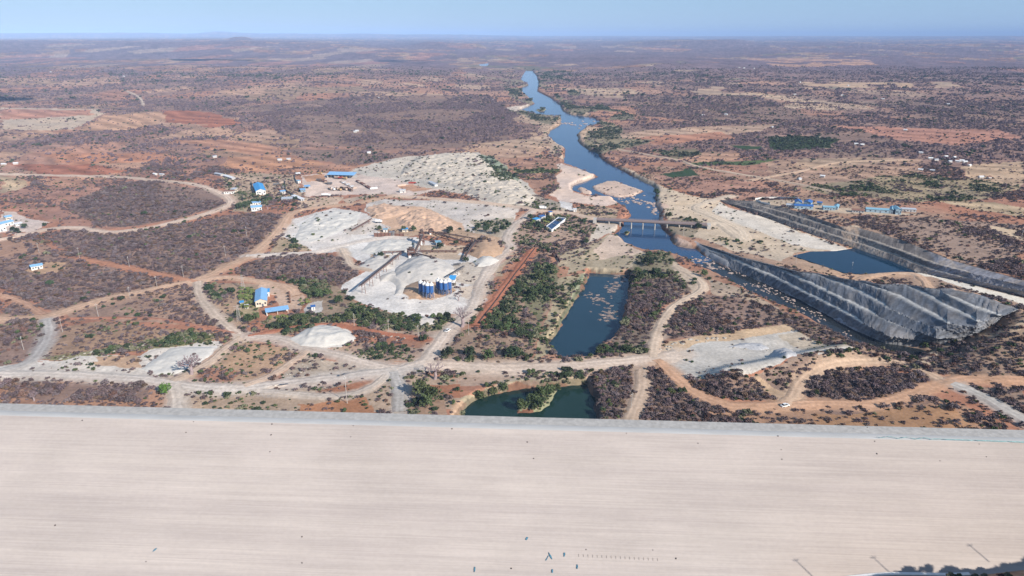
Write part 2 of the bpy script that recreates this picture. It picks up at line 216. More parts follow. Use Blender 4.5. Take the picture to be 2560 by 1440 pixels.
# ------------------------------------------------------------------ land cover
TAN, GRASS, RED, ORANGE = (.40,.28,.195), (.37,.275,.165), (.34,.135,.08), (.44,.225,.13)
PALE, WHITE, GREY, PINK = (.60,.48,.38), (.63,.59,.55), (.40,.375,.345), (.60,.465,.385)
WOOD, CROP, ROCK, SAND = (.25,.162,.125), (.042,.07,.03), (.33,.32,.32), (.55,.37,.245)
LC = [  # outline, colour, dry scrub, green bush
 # far fields
 ([(0,268),(230,272),(262,285),(180,325),(0,325)], (.49,.37,.27), .05, .03), ([(0,272),(220,276),(235,288),(0,300)], (.42,.21,.14), .02, 0),
 ([(262,290),(400,278),(430,300),(330,325),(190,328)], (.46,.27,.17), .05, .02), ([(405,275),(540,280),(605,308),(540,318),(420,305)], RED, .03, 0),
 ([(430,352),(600,352),(735,372),(650,388),(520,375)], (.40,.21,.135), .05, .02), ([(560,392),(700,386),(810,412),(640,428),(545,420)], ORANGE, .08, .03),
 ([(30,410),(230,408),(340,426),(130,443)], RED, .05, .02), ([(100,385),(400,380),(480,400),(180,410)], (.42,.2,.12), .25, .06),
 ([(940,330),(1010,334),(1090,360),(990,356)], ORANGE, .04, 0), ([(1095,318),(1150,322),(1148,335),(1093,334)], TAN, 0, 0),
 ([(1500,340),(1700,318),(1950,310),(1900,330),(1700,345),(1550,362)], (.44,.29,.2), .07, .05), ([(1580,345),(1800,330),(1830,345),(1640,362)], (.38,.19,.125), .05, .03),
 ([(1560,385),(1680,395),(1700,385),(1840,378),(1850,395),(1760,408),(1640,400)], (.41,.24,.16), .1, .06),
 ([(2100,315),(2500,325),(2560,345),(2400,362),(2150,345)], (.40,.2,.14), .12, .04), ([(2330,205),(2400,207),(2400,218),(2330,217)], TAN, 0, 0),
 ([(1730,215),(1810,217),(1800,235),(1750,240)], TAN, .03, 0), ([(1860,145),(2180,150),(2190,162),(1960,168)], (.42,.24,.16), .1, 0),
 ([(2000,205),(2280,205),(2280,220),(2020,222)], (.46,.31,.2), .05, 0), ([(2400,415),(2560,405),(2560,470),(2440,460)], (.42,.29,.19), .12, .02),
 ([(2330,500),(2480,508),(2560,520),(2560,545),(2440,525)], (.44,.32,.2), .1, .02), ([(1900,400),(2300,395),(2300,440),(1950,470)], (.38,.24,.165), .3, .05),
 ([(1640,440),(1900,450),(2000,500),(1800,495),(1700,470)], (.36,.2,.145), .38, .03), ([(2000,395),(2230,395),(2230,405),(1980,420)], (.4,.27,.18), .2, .05),
 # woodland
 ([(640,265),(900,240),(1220,238),(1295,285),(1262,350),(1120,372),(960,372),(800,362),(690,335)], WOOD, .93, .03), ([(700,375),(900,372),(1040,388),(900,412),(760,400)], WOOD, .8, .12),
 ([(1560,235),(1900,240),(2060,300),(1800,306),(1600,290)], WOOD, .8, .1), ([(1900,300),(2100,318),(2300,360),(2120,382),(2050,340)], WOOD, .7, .15),
 ([(2230,250),(2560,255),(2560,315),(2300,310)], WOOD, .85, .1), ([(820,395),(860,393),(880,405),(830,415)], WOOD, .7, .02),
 # left bank scrub
 ([(0,450),(160,470),(300,455),(330,450),(450,455),(540,478),(560,515),(460,550),(300,575),(160,568),(120,540),(0,500)], (.35,.185,.13), .45, .04),
 ([(230,480),(340,450),(450,456),(548,492),(555,515),(440,550),(300,572),(210,545),(160,520)], WOOD, .93, .02),
 ([(150,575),(300,585),(450,563),(560,540),(715,535),(722,560),(640,622),(560,668),(490,700),(440,690),(330,662),(200,640),(110,600)], WOOD, .9, .02),
 ([(0,640),(100,630),(195,652),(330,680),(445,708),(350,730),(230,752),(120,782),(60,752),(0,735)], WOOD, .86, .02),
 ([(0,575),(60,600),(200,640),(100,640),(0,640)], (.33,.2,.14), .55, .25), ([(0,745),(60,765),(105,790),(0,795)], WOOD, .8, .03),
 ([(160,775),(330,738),(485,706),(500,745),(540,790),(580,828),(520,812),(400,798),(160,798)], (.35,.22,.155), .62, .05),
 ([(150,812),(300,800),(520,825),(560,850),(400,865),(300,880),(130,900),(95,905),(120,870)], (.34,.215,.14), .6, .12),
 ([(380,840),(480,825),(545,842),(510,858),(410,868),(300,880),(130,905),(100,900),(200,880)], (.25,.22,.12), .3, .75),
 ([(0,805),(110,800),(112,832),(70,900),(0,925)], WOOD, .75, .1), ([(0,935),(0,1040),(420,1040),(420,985),(330,958),(150,942)], (.36,.2,.13), .62, .06),
 ([(60,955),(360,965),(360,1000),(20,1000)], WOOD, .55, .02), ([(430,965),(700,972),(900,950),(1060,935),(1130,940),(1160,1040),(420,1040)], (.40,.285,.2), .3, .2),
 ([(600,850),(750,875),(690,935),(620,960),(490,960),(450,945),(530,905)], (.40,.26,.17), .38, .12), ([(490,920),(600,935),(560,965),(470,960)], (.35,.18,.12), .6, .1),
 ([(770,885),(860,900),(960,925),(820,935),(700,955),(720,930)], (.42,.33,.25), .3, .22), ([(830,870),(900,850),(1000,860),(1080,870),(1050,905),(940,908),(880,895)], (.38,.26,.19), .3, .35),
 ([(800,970),(930,945),(940,965),(860,985),(780,985)], (.36,.16,.09), .2, .1), ([(760,1000),(920,990),(960,1040),(760,1040)], (.40,.19,.10), .2, .1),
 ([(1050,960),(1140,955),(1150,990),(1060,985)], (.36,.16,.09), .15, .25), ([(1020,970),(1110,975),(1120,1040),(1000,1040)], (.34,.22,.15), .1, .7),
 # scrub and green belt around the compound
 ([(505,705),(640,712),(640,790),(600,830),(545,775)], (.36,.24,.16), .35, .35), ([(600,660),(680,640),(760,636),(860,645),(905,670),(880,705),(830,730),(740,712),(640,695),(580,680)], WOOD, .9, .03),
 ([(740,722),(830,722),(900,760),(1010,785),(1120,800),(1120,830),(1000,825),(900,800),(830,812),(700,840),(640,808),(680,792),(790,780)], (.31,.22,.15), .5, .75),
 ([(870,790),(1000,800),(1120,815),(1110,850),(1010,835),(890,815)], (.38,.27,.2), .35, .4), ([(700,600),(760,550),(790,560),(740,600),(780,625),(690,635),(660,640)], (.36,.27,.18), .25, .45),
 # compounds and yards
 ([(545,437),(640,432),(730,438),(745,470),(760,490),(690,500),(590,505),(555,470)], (.44,.31,.215), .35, .12), ([(555,470),(640,490),(700,500),(640,530),(580,528),(600,500)], (.36,.27,.18), .3, .4),
 ([(745,440),(810,432),(900,440),(1030,450),(1085,462),(1095,478),(1010,490),(960,486),(860,489),(760,492)], PINK, 0, 0), ([(748,442),(805,435),(800,455),(760,455)], (.50,.27,.16), 0, 0),
 ([(1000,462),(1060,455),(1090,470),(1040,480),(1010,476)], (.46,.26,.165), .05, 0), ([(740,495),(860,492),(840,512),(760,518)], (.50,.36,.26), .12, .05),
 ([(850,500),(920,490),(960,480),(940,492),(870,510)], (.42,.31,.23), .3, .25), ([(740,545),(830,520),(905,528),(950,545),(965,570),(930,610),(870,632),(800,636),(730,610),(720,592),(690,600)], (.60,.54,.49), .02, .03),
 ([(830,560),(930,545),(965,575),(880,590)], (.55,.47,.4), .12, .12), ([(930,500),(1090,498),(1300,515),(1275,555),(1190,580),(1080,590),(980,585),(945,545),(915,525)], (.57,.49,.42), .05, .06),
 ([(940,510),(1050,520),(1160,560),(1150,580),(990,580),(950,550)], (.56,.37,.25), .01, 0), ([(1180,555),(1280,540),(1290,575),(1250,590),(1180,582)], (.40,.33,.25), .15, .6),
 ([(930,575),(1090,565),(1250,590),(1260,605),(1180,605),(1100,590),(990,592)], (.44,.3,.2), .12, .08),
 ([(850,715),(930,670),(900,655),(870,640),(910,600),(1040,595),(1100,610),(1180,640),(1260,612),(1225,660),(1190,715),(1215,755),(1150,790),(1100,792),(1040,792),(960,772),(880,748),(840,728)], (.61,.565,.52), .004, .004),
 ([(880,585),(950,590),(1040,600),(1030,625),(900,640),(860,630)], (.62,.57,.52), .005, 0), ([(1050,615),(1160,615),(1160,650),(1080,645)], (.48,.36,.26), .06, .05), ([(925,635),(985,630),(975,650),(925,655)], (.42,.3,.21), .15, .3),
 ([(1010,725),(1100,700),(1125,725),(1090,745),(1030,745)], (.48,.31,.2), .02, 0), ([(1135,720),(1200,715),(1180,755),(1140,745)], (.52,.42,.33), .12, .05), ([(1150,660),(1250,655),(1200,720),(1130,700)], (.50,.42,.34), .1, .15),
 ([(640,705),(720,715),(755,745),(745,775),(690,778),(680,735),(640,725)], (.52,.36,.26), .02, .03), ([(600,715),(635,720),(640,775),(610,800),(590,770)], (.36,.28,.17), .15, .6),
 ([(760,760),(800,755),(800,780),(750,785)], (.5,.45,.4), .03, .05),
 # spoil heap shoulders
 ([(860,430),(920,410),(1030,390),(1190,380),(1240,430),(1300,445),(1345,490),(1335,515),(1240,512),(1180,492),(1080,470),(1000,450),(900,440)], (.52,.45,.37), .07, .06),
 ([(1195,385),(1235,395),(1295,445),(1260,462),(1225,450)], (.28,.31,.22), .05, .8), ([(1240,400),(1400,385),(1395,440),(1390,480),(1350,490),(1300,440)], (.36,.2,.135), .4, .12),
 ([(1290,424),(1390,425),(1385,435),(1300,433)], (.25,.25,.12), .1, .8), ([(1330,485),(1400,510),(1420,530),(1340,525),(1290,510)], (.40,.32,.24), .5, .3),
 # between plant and river
 ([(1290,575),(1340,540),(1430,545),(1500,555),(1540,575),(1480,620),(1400,650),(1330,620),(1280,605)], (.38,.26,.19), .45, .3), ([(1395,500),(1430,510),(1425,528),(1390,520)], (.62,.57,.52), 0, 0),
 ([(1430,520),(1500,515),(1550,530),(1545,552),(1500,550),(1440,540)], (.42,.3,.2), .3, .15),
 ([(1480,615),(1535,588),(1600,630),(1700,650),(1640,670),(1570,685),(1480,680),(1400,670),(1400,640)], (.40,.32,.22), .2, .2), ([(1440,650),(1600,640),(1570,684),(1475,680),(1420,690)], (.36,.29,.2), .3, .12),
 ([(1280,640),(1310,625),(1200,760),(1215,790),(1170,820),(1200,740)], (.38,.28,.19), .3, .5),
 ([(1340,630),(1400,672),(1400,720),(1365,780),(1330,850),(1310,905),(1180,905),(1095,895),(1130,850),(1200,815),(1260,745)], (.33,.22,.15), .7, .6),
 ([(1330,665),(1400,672),(1398,725),(1340,800),(1300,745)], (.22,.19,.11), .1, .85), ([(1400,700),(1470,690),(1440,757),(1408,803),(1390,845),(1370,880),(1320,900),(1335,850),(1370,780)], (.37,.295,.185), .3, .35),
 ([(1430,755),(1465,715),(1470,690),(1455,690),(1420,757),(1395,805),(1380,850),(1405,805)], (.27,.27,.17), .1, .85),
 ([(1575,690),(1620,640),(1680,640),(1740,690),(1765,700),(1700,745),(1660,780),(1640,850),(1625,890),(1500,890),(1535,845),(1560,800),(1570,751)], (.22,.16,.12), .75, .35),
 ([(1590,640),(1680,635),(1720,680),(1640,700),(1590,690)], (.24,.2,.13), .3, .75), ([(1690,655),(1760,690),(1775,720),(1740,735),(1700,690)], (.48,.37,.27), .1, .12),
 ([(1780,690),(1850,720),(1950,775),(1900,790),(1780,735)], (.42,.31,.22), .35, .15),
 ([(1665,850),(1650,800),(1690,765),(1760,735),(1840,745),(1930,775),(2010,805),(1980,820),(1880,828),(1740,852)], (.29,.19,.145), .72, .1),
 ([(1655,880),(1680,858),(1760,848),(1880,830),(1990,815),(2060,822),(1990,838),(1880,850),(1760,868),(1690,890)], (.54,.38,.24), .02, 0),
 ([(1665,905),(1690,885),(1760,866),(1880,850),(1990,836),(2060,828),(2110,845),(2140,868),(2060,890),(1950,912),(1850,932),(1720,942),(1680,930)], (.50,.455,.40), .015, .01),
 ([(1950,845),(2060,832),(2130,862),(2050,880),(1980,870)], (.43,.36,.28), .06, .02),
 # road bank and the ground under the dam
 ([(1120,918),(1530,912),(1480,960),(1400,965),(1250,978),(1140,962)], (.42,.29,.21), .22, .3), ([(1240,955),(1470,945),(1467,962),(1320,968),(1240,985)], (.38,.31,.23), .2, .55),
 ([(1150,990),(1240,968),(1470,940),(1470,964),(1327,971),(1245,989),(1185,1014),(1165,1036),(1135,1045)], (.36,.29,.19), .25, .9),
 ([(1130,1000),(1160,1000),(1145,1040),(1125,1045)], (.44,.29,.19), .05, .25), ([(1490,935),(1590,918),(1605,940),(1595,1050),(1500,1050),(1485,990)], (.23,.155,.12), .92, .12),
 ([(1612,935),(1645,925),(1700,968),(1800,1025),(1850,1060),(1590,1060),(1600,1000)], (.23,.155,.12), .95, .05), ([(1720,950),(1850,925),(1900,950),(1945,1005),(1810,992)], (.23,.155,.12), .93, .05),
 ([(1880,935),(1910,930),(1975,985),(1960,1005),(1930,985)], (.45,.31,.2), .05, .02), ([(1900,930),(2060,905),(2000,965),(1975,985)], (.25,.17,.13), .85, .05),
 ([(1850,940),(2060,892),(2150,868),(2200,850),(2330,850),(2420,850),(2330,895),(2140,905),(2050,915)], (.28,.2,.15), .75, .18),
 ([(2010,965),(2060,928),(2200,918),(2320,952),(2260,985),(2100,1002),(2000,988)], (.22,.15,.115), .97, .03), ([(2330,895),(2420,865),(2560,838),(2560,942),(2430,940),(2350,925)], (.23,.155,.12), .92, .05),
 ([(1770,1030),(2000,1020),(2240,1008),(2330,985),(2420,1010),(2540,1075),(1850,1065)], (.36,.215,.14), .6, .1), ([(2030,1030),(2260,1010),(2400,1020),(2450,1075),(2050,1075)], (.36,.205,.115), .35, .05),
 ([(2040,1018),(2200,1005),(2320,985),(2350,1000),(2260,1015),(2100,1030)], WOOD, .85, .02), ([(2400,965),(2560,955),(2560,1050),(2500,1010)], (.26,.18,.135), .8, .1), ([(2180,872),(2225,858),(2330,858),(2430,836),(2500,800),(2540,770),(2600,770),(2600,830),(2430,850),(2330,880),(2240,880)], (.27,.19,.14), .8, .12),
 # right bank
 ([(1530,412),(1610,440),(1700,480),(1790,500),(1890,538),(2000,576),(2110,622),(2030,632),(1990,640),(1960,655),(1850,630),(1760,600),(1710,592),(1665,540),(1645,480),(1580,436)], (.52,.41,.30), .06, .05),
 ([(1800,505),(1900,540),(2000,580),(2110,622),(2090,630),(1980,610),(1880,575),(1790,540)], (.58,.515,.44), .03, .02), ([(1690,500),(1800,500),(1780,525),(1720,540)], (.55,.43,.31), .03, .02),
 ([(1660,560),(1720,545),(1765,560),(1740,600),(1690,590)], (.30,.24,.17), .25, .6), ([(1780,590),(1900,600),(1930,630),(1850,620),(1780,605)], (.45,.35,.25), .2, .35),
 ([(1800,620),(1960,655),(2060,665),(2110,685),(2000,682),(1900,660)], (.42,.27,.185), .35, .05), ([(1990,640),(2060,662),(2115,682),(2240,682),(2300,700),(2150,705),(2060,690)], (.46,.30,.2), .15, .03),
 ([(2230,684),(2330,682),(2400,705),(2480,724),(2600,754),(2600,774),(2480,744),(2380,714),(2300,692)], (.66,.60,.51), 0, 0), ([(2170,700),(2330,695),(2560,760),(2560,790),(2400,730),(2250,712)], (.34,.23,.165), .5, .12),
 ([(2105,612),(2140,622),(2142,560),(2110,565)], (.53,.40,.28), .02, 0),
 ([(2120,540),(2560,560),(2560,690),(2380,650),(2250,598),(2140,562)], (.34,.23,.17), .72, .02), ([(1810,494),(1980,520),(2110,545),(2125,560),(2030,548),(1880,502)], (.40,.28,.2), .3, .05),
 ([(1880,498),(2000,498),(2040,505),(2110,520),(2300,535),(2240,540),(2040,527),(1960,522),(1890,512)], (.50,.38,.27), .05, .04),
 ([(2000,465),(2200,440),(2420,445),(2560,470),(2460,500),(2300,505),(2100,490)], (.30,.23,.145), .35, .45), ([(2470,560),(2560,580),(2560,600),(2480,575)], (.50,.38,.26), .05, 0),
 ([(1680,428),(1740,420),(1755,440),(1690,446),(1665,435)], CROP, 0, 0), ([(1735,408),(1870,400),(1960,398),(1880,412),(1750,416)], (.08,.11,.045), .02, .5),
 ([(1925,345),(2000,338),(2090,348),(2060,368),(1960,376),(1918,372)], (.05,.075,.03), 0, 1.0), ([(1825,362),(1900,366),(1910,374),(1840,372)], CROP, 0, 0), ([(1640,380),(1740,372),(1760,388),(1690,396)], (.2,.16,.1), .1, .75),
 # river side trees and sand
 ([(1495,300),(1500,320),(1455,345),(1470,372),(1500,385),(1560,372),(1640,350),(1560,345),(1560,330),(1540,310)], (.24,.2,.13), .2, .7), ([(1345,188),(1400,190),(1450,225),(1500,260),(1560,280),(1600,300),(1500,298),(1420,280),(1385,245),(1350,225)], (.2,.17,.11), .2, .75),
 ([(1150,160),(1320,165),(1400,170),(1440,180),(1340,185),(1250,172)], (.16,.14,.1), .3, .6), ([(1260,225),(1300,222),(1340,260),(1335,268),(1290,250)], (.24,.2,.13), .2, .7), ([(1300,278),(1400,285),(1408,300),(1380,312),(1330,298)], (.24,.2,.13), .2, .75),
 ([(1265,268),(1330,266),(1300,276),(1278,278)], PALE, .02, .05), ([(1360,330),(1400,320),(1385,350),(1410,372),(1405,400),(1385,395)], (.45,.33,.24), .2, .15),
 ([(1395,412),(1410,408),(1448,423),(1494,442),(1470,452),(1430,466),(1434,480),(1470,492),(1532,496),(1548,511),(1520,520),(1480,512),(1400,505),(1372,488),(1392,462)], (.62,.475,.385), 0, .01),
 ([(1535,590),(1557,602),(1575,617),(1612,631),(1590,640),(1500,650),(1490,625)], (.57,.43,.33), .03, .04), ([(1500,560),(1555,560),(1537,586),(1500,600),(1470,612)], (.58,.48,.38), .06, .06),
 ([(1628,498),(1660,505),(1680,520),(1650,535),(1665,560),(1650,560),(1636,512)], (.55,.40,.31), .05, .02),
 ([(1700,595),(1735,625),(1790,655),(1920,712),(1840,690),(1735,650),(1690,615)], (.50,.35,.27), .02, 0),
 ([(0,520),(60,535),(115,556),(60,585),(0,575)], PINK, .03, .06), ([(0,437),(55,446),(85,465),(0,485)], (.46,.33,.21), .03, .04), ([(118,652),(150,655),(145,680),(85,690),(80,672)], (.46,.29,.18), .06, .06),
 ([(0,915),(140,905),(200,890),(350,890),(400,860),(480,850),(545,855),(550,868),(500,905),(440,940),(330,945),(150,938),(0,940)], (.55,.49,.43), .1, .16), ([(230,895),(340,888),(350,920),(230,915)], (.45,.30,.2), .15, .05),
 ([(720,848),(800,815),(870,825),(895,845),(860,870),(740,872)], (.62,.58,.53), .01, .01),
]
LC += [([(860,745),(905,765),(1010,788),(1110,806),(1112,832),(1000,822),(900,798),(850,775)], (.28,.22,.14), .3, .98), ([(400,845),(480,828),(545,842),(510,856),(410,866),(300,878),(280,868)], (.26,.23,.12), .2, .98), ([(690,700),(800,705),(860,730),(880,760),(830,765),(760,735)], (.28,.2,.135), .5, .7),
 ([(352,922),(385,895),(425,872),(480,866),(540,868),(525,890),(490,912),(440,935),(390,938)], WHITE, .004, .006), ([(735,600),(750,560),(800,530),(860,524),(905,530),(890,560),(830,590),(780,605)], WHITE, .02, .03)]
LC = [(A(p), np.array(c), d, g) for p, c, d, g in LC]
ROADS = [  # name, line, width, colour, words
 ('dirt_road', [(-40,604),(0,600),(60,587),(130,572),(200,570),(240,578),(290,580),(360,572),(450,553),(530,530),(572,512),(570,495),(530,475),(480,460),(400,452),(300,443),(200,440),(100,438),(-40,434)], 7, (.58,.44,.34), 'pale dirt road curving round the dark thicket on the left'),
 ('dirt_track', [(205,648),(330,672),(450,697),(492,705)], 5, (.42,.2,.12), 'straight reddish track cutting through scrub to the left junction'),
 ('dirt_road', [(-40,800),(60,797),(110,792),(150,782),(230,757),(320,737),(400,719),(490,702),(560,670),(640,630),(700,572),(730,533),(800,518),(880,510),(930,500),(980,490)], 8, (.52,.34,.23), 'long orange dirt road climbing from the left edge to the yard'),
 ('dirt_road', [(980,490),(1100,497),(1200,506),(1290,517),(1340,526),(1420,533),(1470,545),(1505,549)], 8, (.58,.43,.32), 'pale dirt road leading from the yard to the bridge'),
 ('dirt_road', [(496,704),(500,740),(530,780),(575,822),(603,840)], 6.5, (.52,.41,.32), 'grey gravel road curving down beside the fenced compound'),
 ('dirt_track', [(118,798),(122,830),(102,878),(70,908),(0,930)], 6.5, (.40,.365,.335), 'grey gravel track dropping from the left junction'),
 ('dirt_track', [(160,797),(300,795),(400,799),(520,820),(592,834)], 2.2, (.37,.17,.11), 'thin red track through the brown scrub at lower left'),
 ('dirt_road', [(603,840),(700,848),(760,870),(850,890),(930,912),(990,922),(1060,906),(1095,862),(1120,828),(1150,800),(1182,770),(1205,705),(1242,652),(1277,618),(1268,598),(1290,562),(1335,527)], 7, (.56,.46,.38), 'winding pale gravel road passing the silos'),
 ('dirt_road', [(-40,938),(0,938),(150,938),(260,943),(380,952),(450,963),(560,973),(700,962),(850,943),(960,931),(1060,915)], 8, (.55,.475,.41), 'broad grey haul road along the foot of the dam at left'),
 ('dirt_road', [(1060,913),(1130,915),(1250,921),(1400,916),(1530,906),(1640,896),(1700,884)], 10, (.59,.47,.375), 'broad beige haul road between the two ponds'),
 ('dirt_track', [(600,845),(565,870),(530,900),(480,930),(430,952)], 5, (.53,.40,.30), 'dirt track slanting past the leafless baobab'),
 ('dirt_track', [(770,878),(730,905),(680,938),(610,966)], 4.5, (.54,.40,.30), 'narrow dirt path joining two haul roads at left centre'),
 ('dirt_road', [(1640,900),(1690,945),(1740,985),(1800,1010),(1850,1019),(1950,1015),(2050,1009),(2150,1011),(2230,1002),(2300,977),(2360,957),(2420,947),(2500,948),(2600,952)], 7.5, (.50,.30,.19), 'orange dirt road looping below the thickets at right'),
 ('dirt_track', [(1965,1010),(1985,990),(2005,955),(2060,920),(2140,907),(2240,906),(2300,922),(2350,950)], 6, (.51,.36,.25), 'dirt track arching over the oval thicket at right'),
 ('dirt_track', [(2300,920),(2340,882),(2400,852),(2480,840),(2600,820)], 6, (.52,.39,.27), 'tan track climbing the scrub to the right edge'),
 ('dirt_track', [(2380,960),(2450,988),(2500,1015),(2600,1075)], 7, (.45,.41,.365), 'grey gravel track descending to the dam crest at far right'),
 ('dirt_track', [(1632,895),(1640,850),(1658,800),(1690,762),(1735,738),(1758,718),(1740,695),(1690,668)], 5.5, (.57,.44,.33), 'pale track between the pond trees and the quarry'),
 ('dirt_track', [(1605,925),(1605,970),(1590,1010),(1570,1060)], 6, (.46,.34,.25), 'dirt path between two thickets under the dam crest'),
 ('pipe_trench', [(1336,622),(1290,682),(1240,750),(1190,815)], 6.2, (.40,.155,.09), 'straight red earth trench beside the green belt'),
 ('dirt_road', [(1505,549),(1500,549)], 8, (.58,.43,.32), ''),
 ('dirt_road', [(1765,561),(1800,560),(1830,580),(1860,600),(1850,575),(1790,545),(1740,520),(1790,500),(1830,490)], 9, (.60,.48,.36), 'pale track across bare ground right of the bridge'),
 ('dirt_track', [(505,703),(560,694),(640,703),(715,718),(740,740)], 6, (.53,.35,.24), 'orange drive leading into the fenced compound'),
 ('dirt_track', [(1490,362),(1580,380),(1700,402),(1740,416),(1850,436),(1950,452),(2080,478)], 5, (.50,.38,.28), 'thin tan track across the far right fields'),
 ('dirt_track', [(1870,452),(1990,430),(2100,406),(2270,400)], 5, (.50,.35,.245), 'straight tan track to the far white homestead'),
 ('pipe_trench', [(620,840),(700,826),(800,812),(870,817),(950,832),(1070,850)], 3.6, (.37,.145,.085), 'red earth trench winding past the white gravel heap'),
 ('dirt_track', [(640,978),(750,987),(860,990),(930,968),(965,938)], 4.5, (.50,.42,.35), 'grey path curving close to the dam crest'),
 ('dirt_track', [(985,930),(1000,975),(998,1030)], 5.5, (.42,.385,.35), 'short grey track running down to the dam'),
 ('dirt_track', [(318,228),(345,242),(357,258),(355,264)], 6, (.52,.4,.31), 'short pale track among the far left fields'),
 ('dirt_track', [(-40,732),(0,738),(60,758),(110,788)], 4.5, (.46,.27,.18), 'thin orange track meeting the junction at far left'),
 ('dirt_track', [(615,640),(720,635),(800,628),(860,612),(960,594),(1020,596)], 6, (.59,.51,.44), 'pale track crossing the white gravel yard'),
 ('dirt_track', [(855,624),(868,645),(880,665),(930,676)], 5, (.55,.43,.33), 'curved track round the small sand patch by the plant'),
 ('dirt_track', [(590,836),(700,790),(640,800)], 4, (.5,.33,.23), ''),
 ('dirt_track', [(430,965),(440,985),(445,1040)], 7, (.52,.44,.37), 'pale spur running down to the dam by the green tree'),
 ('dirt_track', [(2080,690),(2180,690),(2300,692),(2400,732),(2600,790)], 5, (.47,.31,.21), 'orange track above the terraced rock slope'),
]
ROADS = [r for r in ROADS if r[4]]
RW = []
for nm, L, wd, c, words in ROADS:
    P = A(L); D0 = np.hypot(P[:, 0], P[:, 1]).mean()
    RW.append(smooth(P[:, :2], 2.5 * D0 / 400))
CH = 60000
def landcover(x, y, color=True):
    n = len(x); C = np.zeros((n, 3)); dry = np.zeros(n); grn = np.zeros(n)
    for s in range(0, n, CH):
        e = slice(s, min(n, s + CH)); C[e], dry[e], grn[e] = _lc(x[e], y[e])
    return C, dry, grn
def _lc(x, y):
    D = np.hypot(x, y); am = 3 + .012 * np.minimum(D, 3000)
    xw = x + (fbm(x, y, 22 + .03 * D.mean(), 101, 4) - .5) * am * 1.6; yw = y + (fbm(x, y, 22 + .03 * D.mean(), 111, 4) - .5) * am * 2.2
    f1 = fbm(x, y, 180, 121, 4); f2 = fbm(x, y, 30, 131, 4)
    left = ss(200, -400, x / np.maximum(D, 1) * 1000)
    T, Rd = np.array((.40,.265,.18)), np.array((.37,.175,.11))
    k = ss(.3, .65, f1 * .6 + f2 * .4 + left * .18 + .08)[:, None]
    C = T * (1 - k) + Rd * k
    dry = .28 + .35 * ss(.42, .62, f2); grn = np.full(x.shape, .05)
    # distant patchwork of woods and fields
    fr = ss(850, 1300, D)
    cid, edge = voro(xw * .8, yw * .5, 105, 7)
    cid2, edge2 = voro(xw * .7 + 900, yw * .5, 520, 17)
    wood = ss(.40, .52, fbm(x, y * .8, 900, 141, 4) + (cid2 - .5) * .35 + .06 - .06 * left)
    wood = np.maximum(wood, (cid < .34) * .9); wood = np.clip(wood + (fbm(x, y * .7, 75, 143, 3) - .5) * 1.6 * ss(900, 1500, D), 0, 1)
    fcol = np.where((cid > .80)[:, None], np.array((.47,.33,.225)), np.where((cid > .58)[:, None], np.array((.40,.235,.165)), np.where((cid > .5)[:, None], np.array((.26,.22,.15)), np.array((.375,.20,.135)))))
    fcol = fcol * (1 - .45 * left[:, None]) + np.array((.37,.175,.115)) * .45 * left[:, None]
    hedge = ss(7, 2, edge) * .5
    fc = fcol * (1 - wood[:, None]) + np.array((.27,.17,.135)) * wood[:, None]
    fd = wood * (.85 - .25 * ss(1500, 3500, D)) + (1 - wood) * (.10 + .5 * hedge + .25 * ss(.5, .65, f2)); fg = .06 + .12 * (cid2 > .8) + .1 * hedge
    C = C * (1 - fr[:, None]) + fc * fr[:, None]; dry = dry * (1 - fr) + fd * fr; grn = grn * (1 - fr) + fg * fr
    # beyond four kilometres the woods close into one texture
    vf = ss(2600, 4600, D)[:, None]
    ci3, _ = voro(x * .6, y * .22, 120, 27); lt = ((ci3 > .8) & (fbm(x, y * .5, 1500, 144, 3) > .47)) * 1.0
    cv = np.where((wood > .3)[:, None], np.array((.165,.112,.122)), C * .75); cv = cv * (1 - .55 * lt[:, None]) + np.where((ci3 > .9)[:, None], np.array((.44,.31,.22)), np.array((.40,.19,.13))) * .55 * lt[:, None]
    cv = cv * (.8 + .4 * fbm(x, y * .4, 120, 151, 3))[:, None] * (.72 + .56 * vn(x / 34, y / 90, 153))[:, None]
    C = C * (1 - vf) + cv * vf
    for P, c, d, g in LC:
        m = pip(xw, yw, P)
        if P[:, 1].mean() > 1900: m &= fbm(x, y * .6, 110, 183, 3) > .44
        if m.any(): C[m] = c; dry[m] = d; grn[m] = g
    gap = ss(.33, .46, fbm(x, y * .8, 130, 187, 3)); dry = np.where((D > 850) & (dry > .6), dry * (.25 + .75 * gap), dry)
    # patchiness of the soil, bare earth breaking through
    v = (fbm(x, y, 9, 161, 4) - .5); v2 = fbm(x, y, 55, 171, 3) - .5
    C = C * (1 + .55 * v + .35 * v2)[:, None]
    C[:, 0] *= 1 + .10 * v2; C[:, 2] *= 1 - .14 * v2
    v3 = fbm(x, y, 16 + .012 * np.minimum(D, 3000).mean(), 175, 3)
    dry = dry * np.clip(1 + 2.4 * v2 * (dry < .8), .1, 1.6) * np.where(dry < .6, .25 + 1.6 * ss(.42, .62, v3), 1)
    grn = grn * (.12 + 1.9 * ss(.44, .62, fbm(x + 500, y, 18 + .012 * np.minimum(D, 3000).mean(), 176, 3))) ** (grn < .97)
    stp = (C[:, 0] > 2 * C[:, 2]) & (D > 900) & (dry < .2); wv = np.sin((y * .8 + x * .35 + 60 * fbm(x, y, 150, 177, 2)) / (3.2 + .0012 * D)); C = C * (1 + .22 * stp * wv)[:, None]
    for (nm, L, wd, c, words), P in zip(ROADS, RW):
        d = dline(x, y, P, maxd=wd * 3); q = ss(wd * 1.3, wd * .5, d + v * 5)
        C = C * (1 - .8 * q[:, None]) + np.array(c) * .92 * .8 * q[:, None]
        b = d < wd * .45 + 1.2 + v * 7; dry[b] = 0; grn[b] = 0
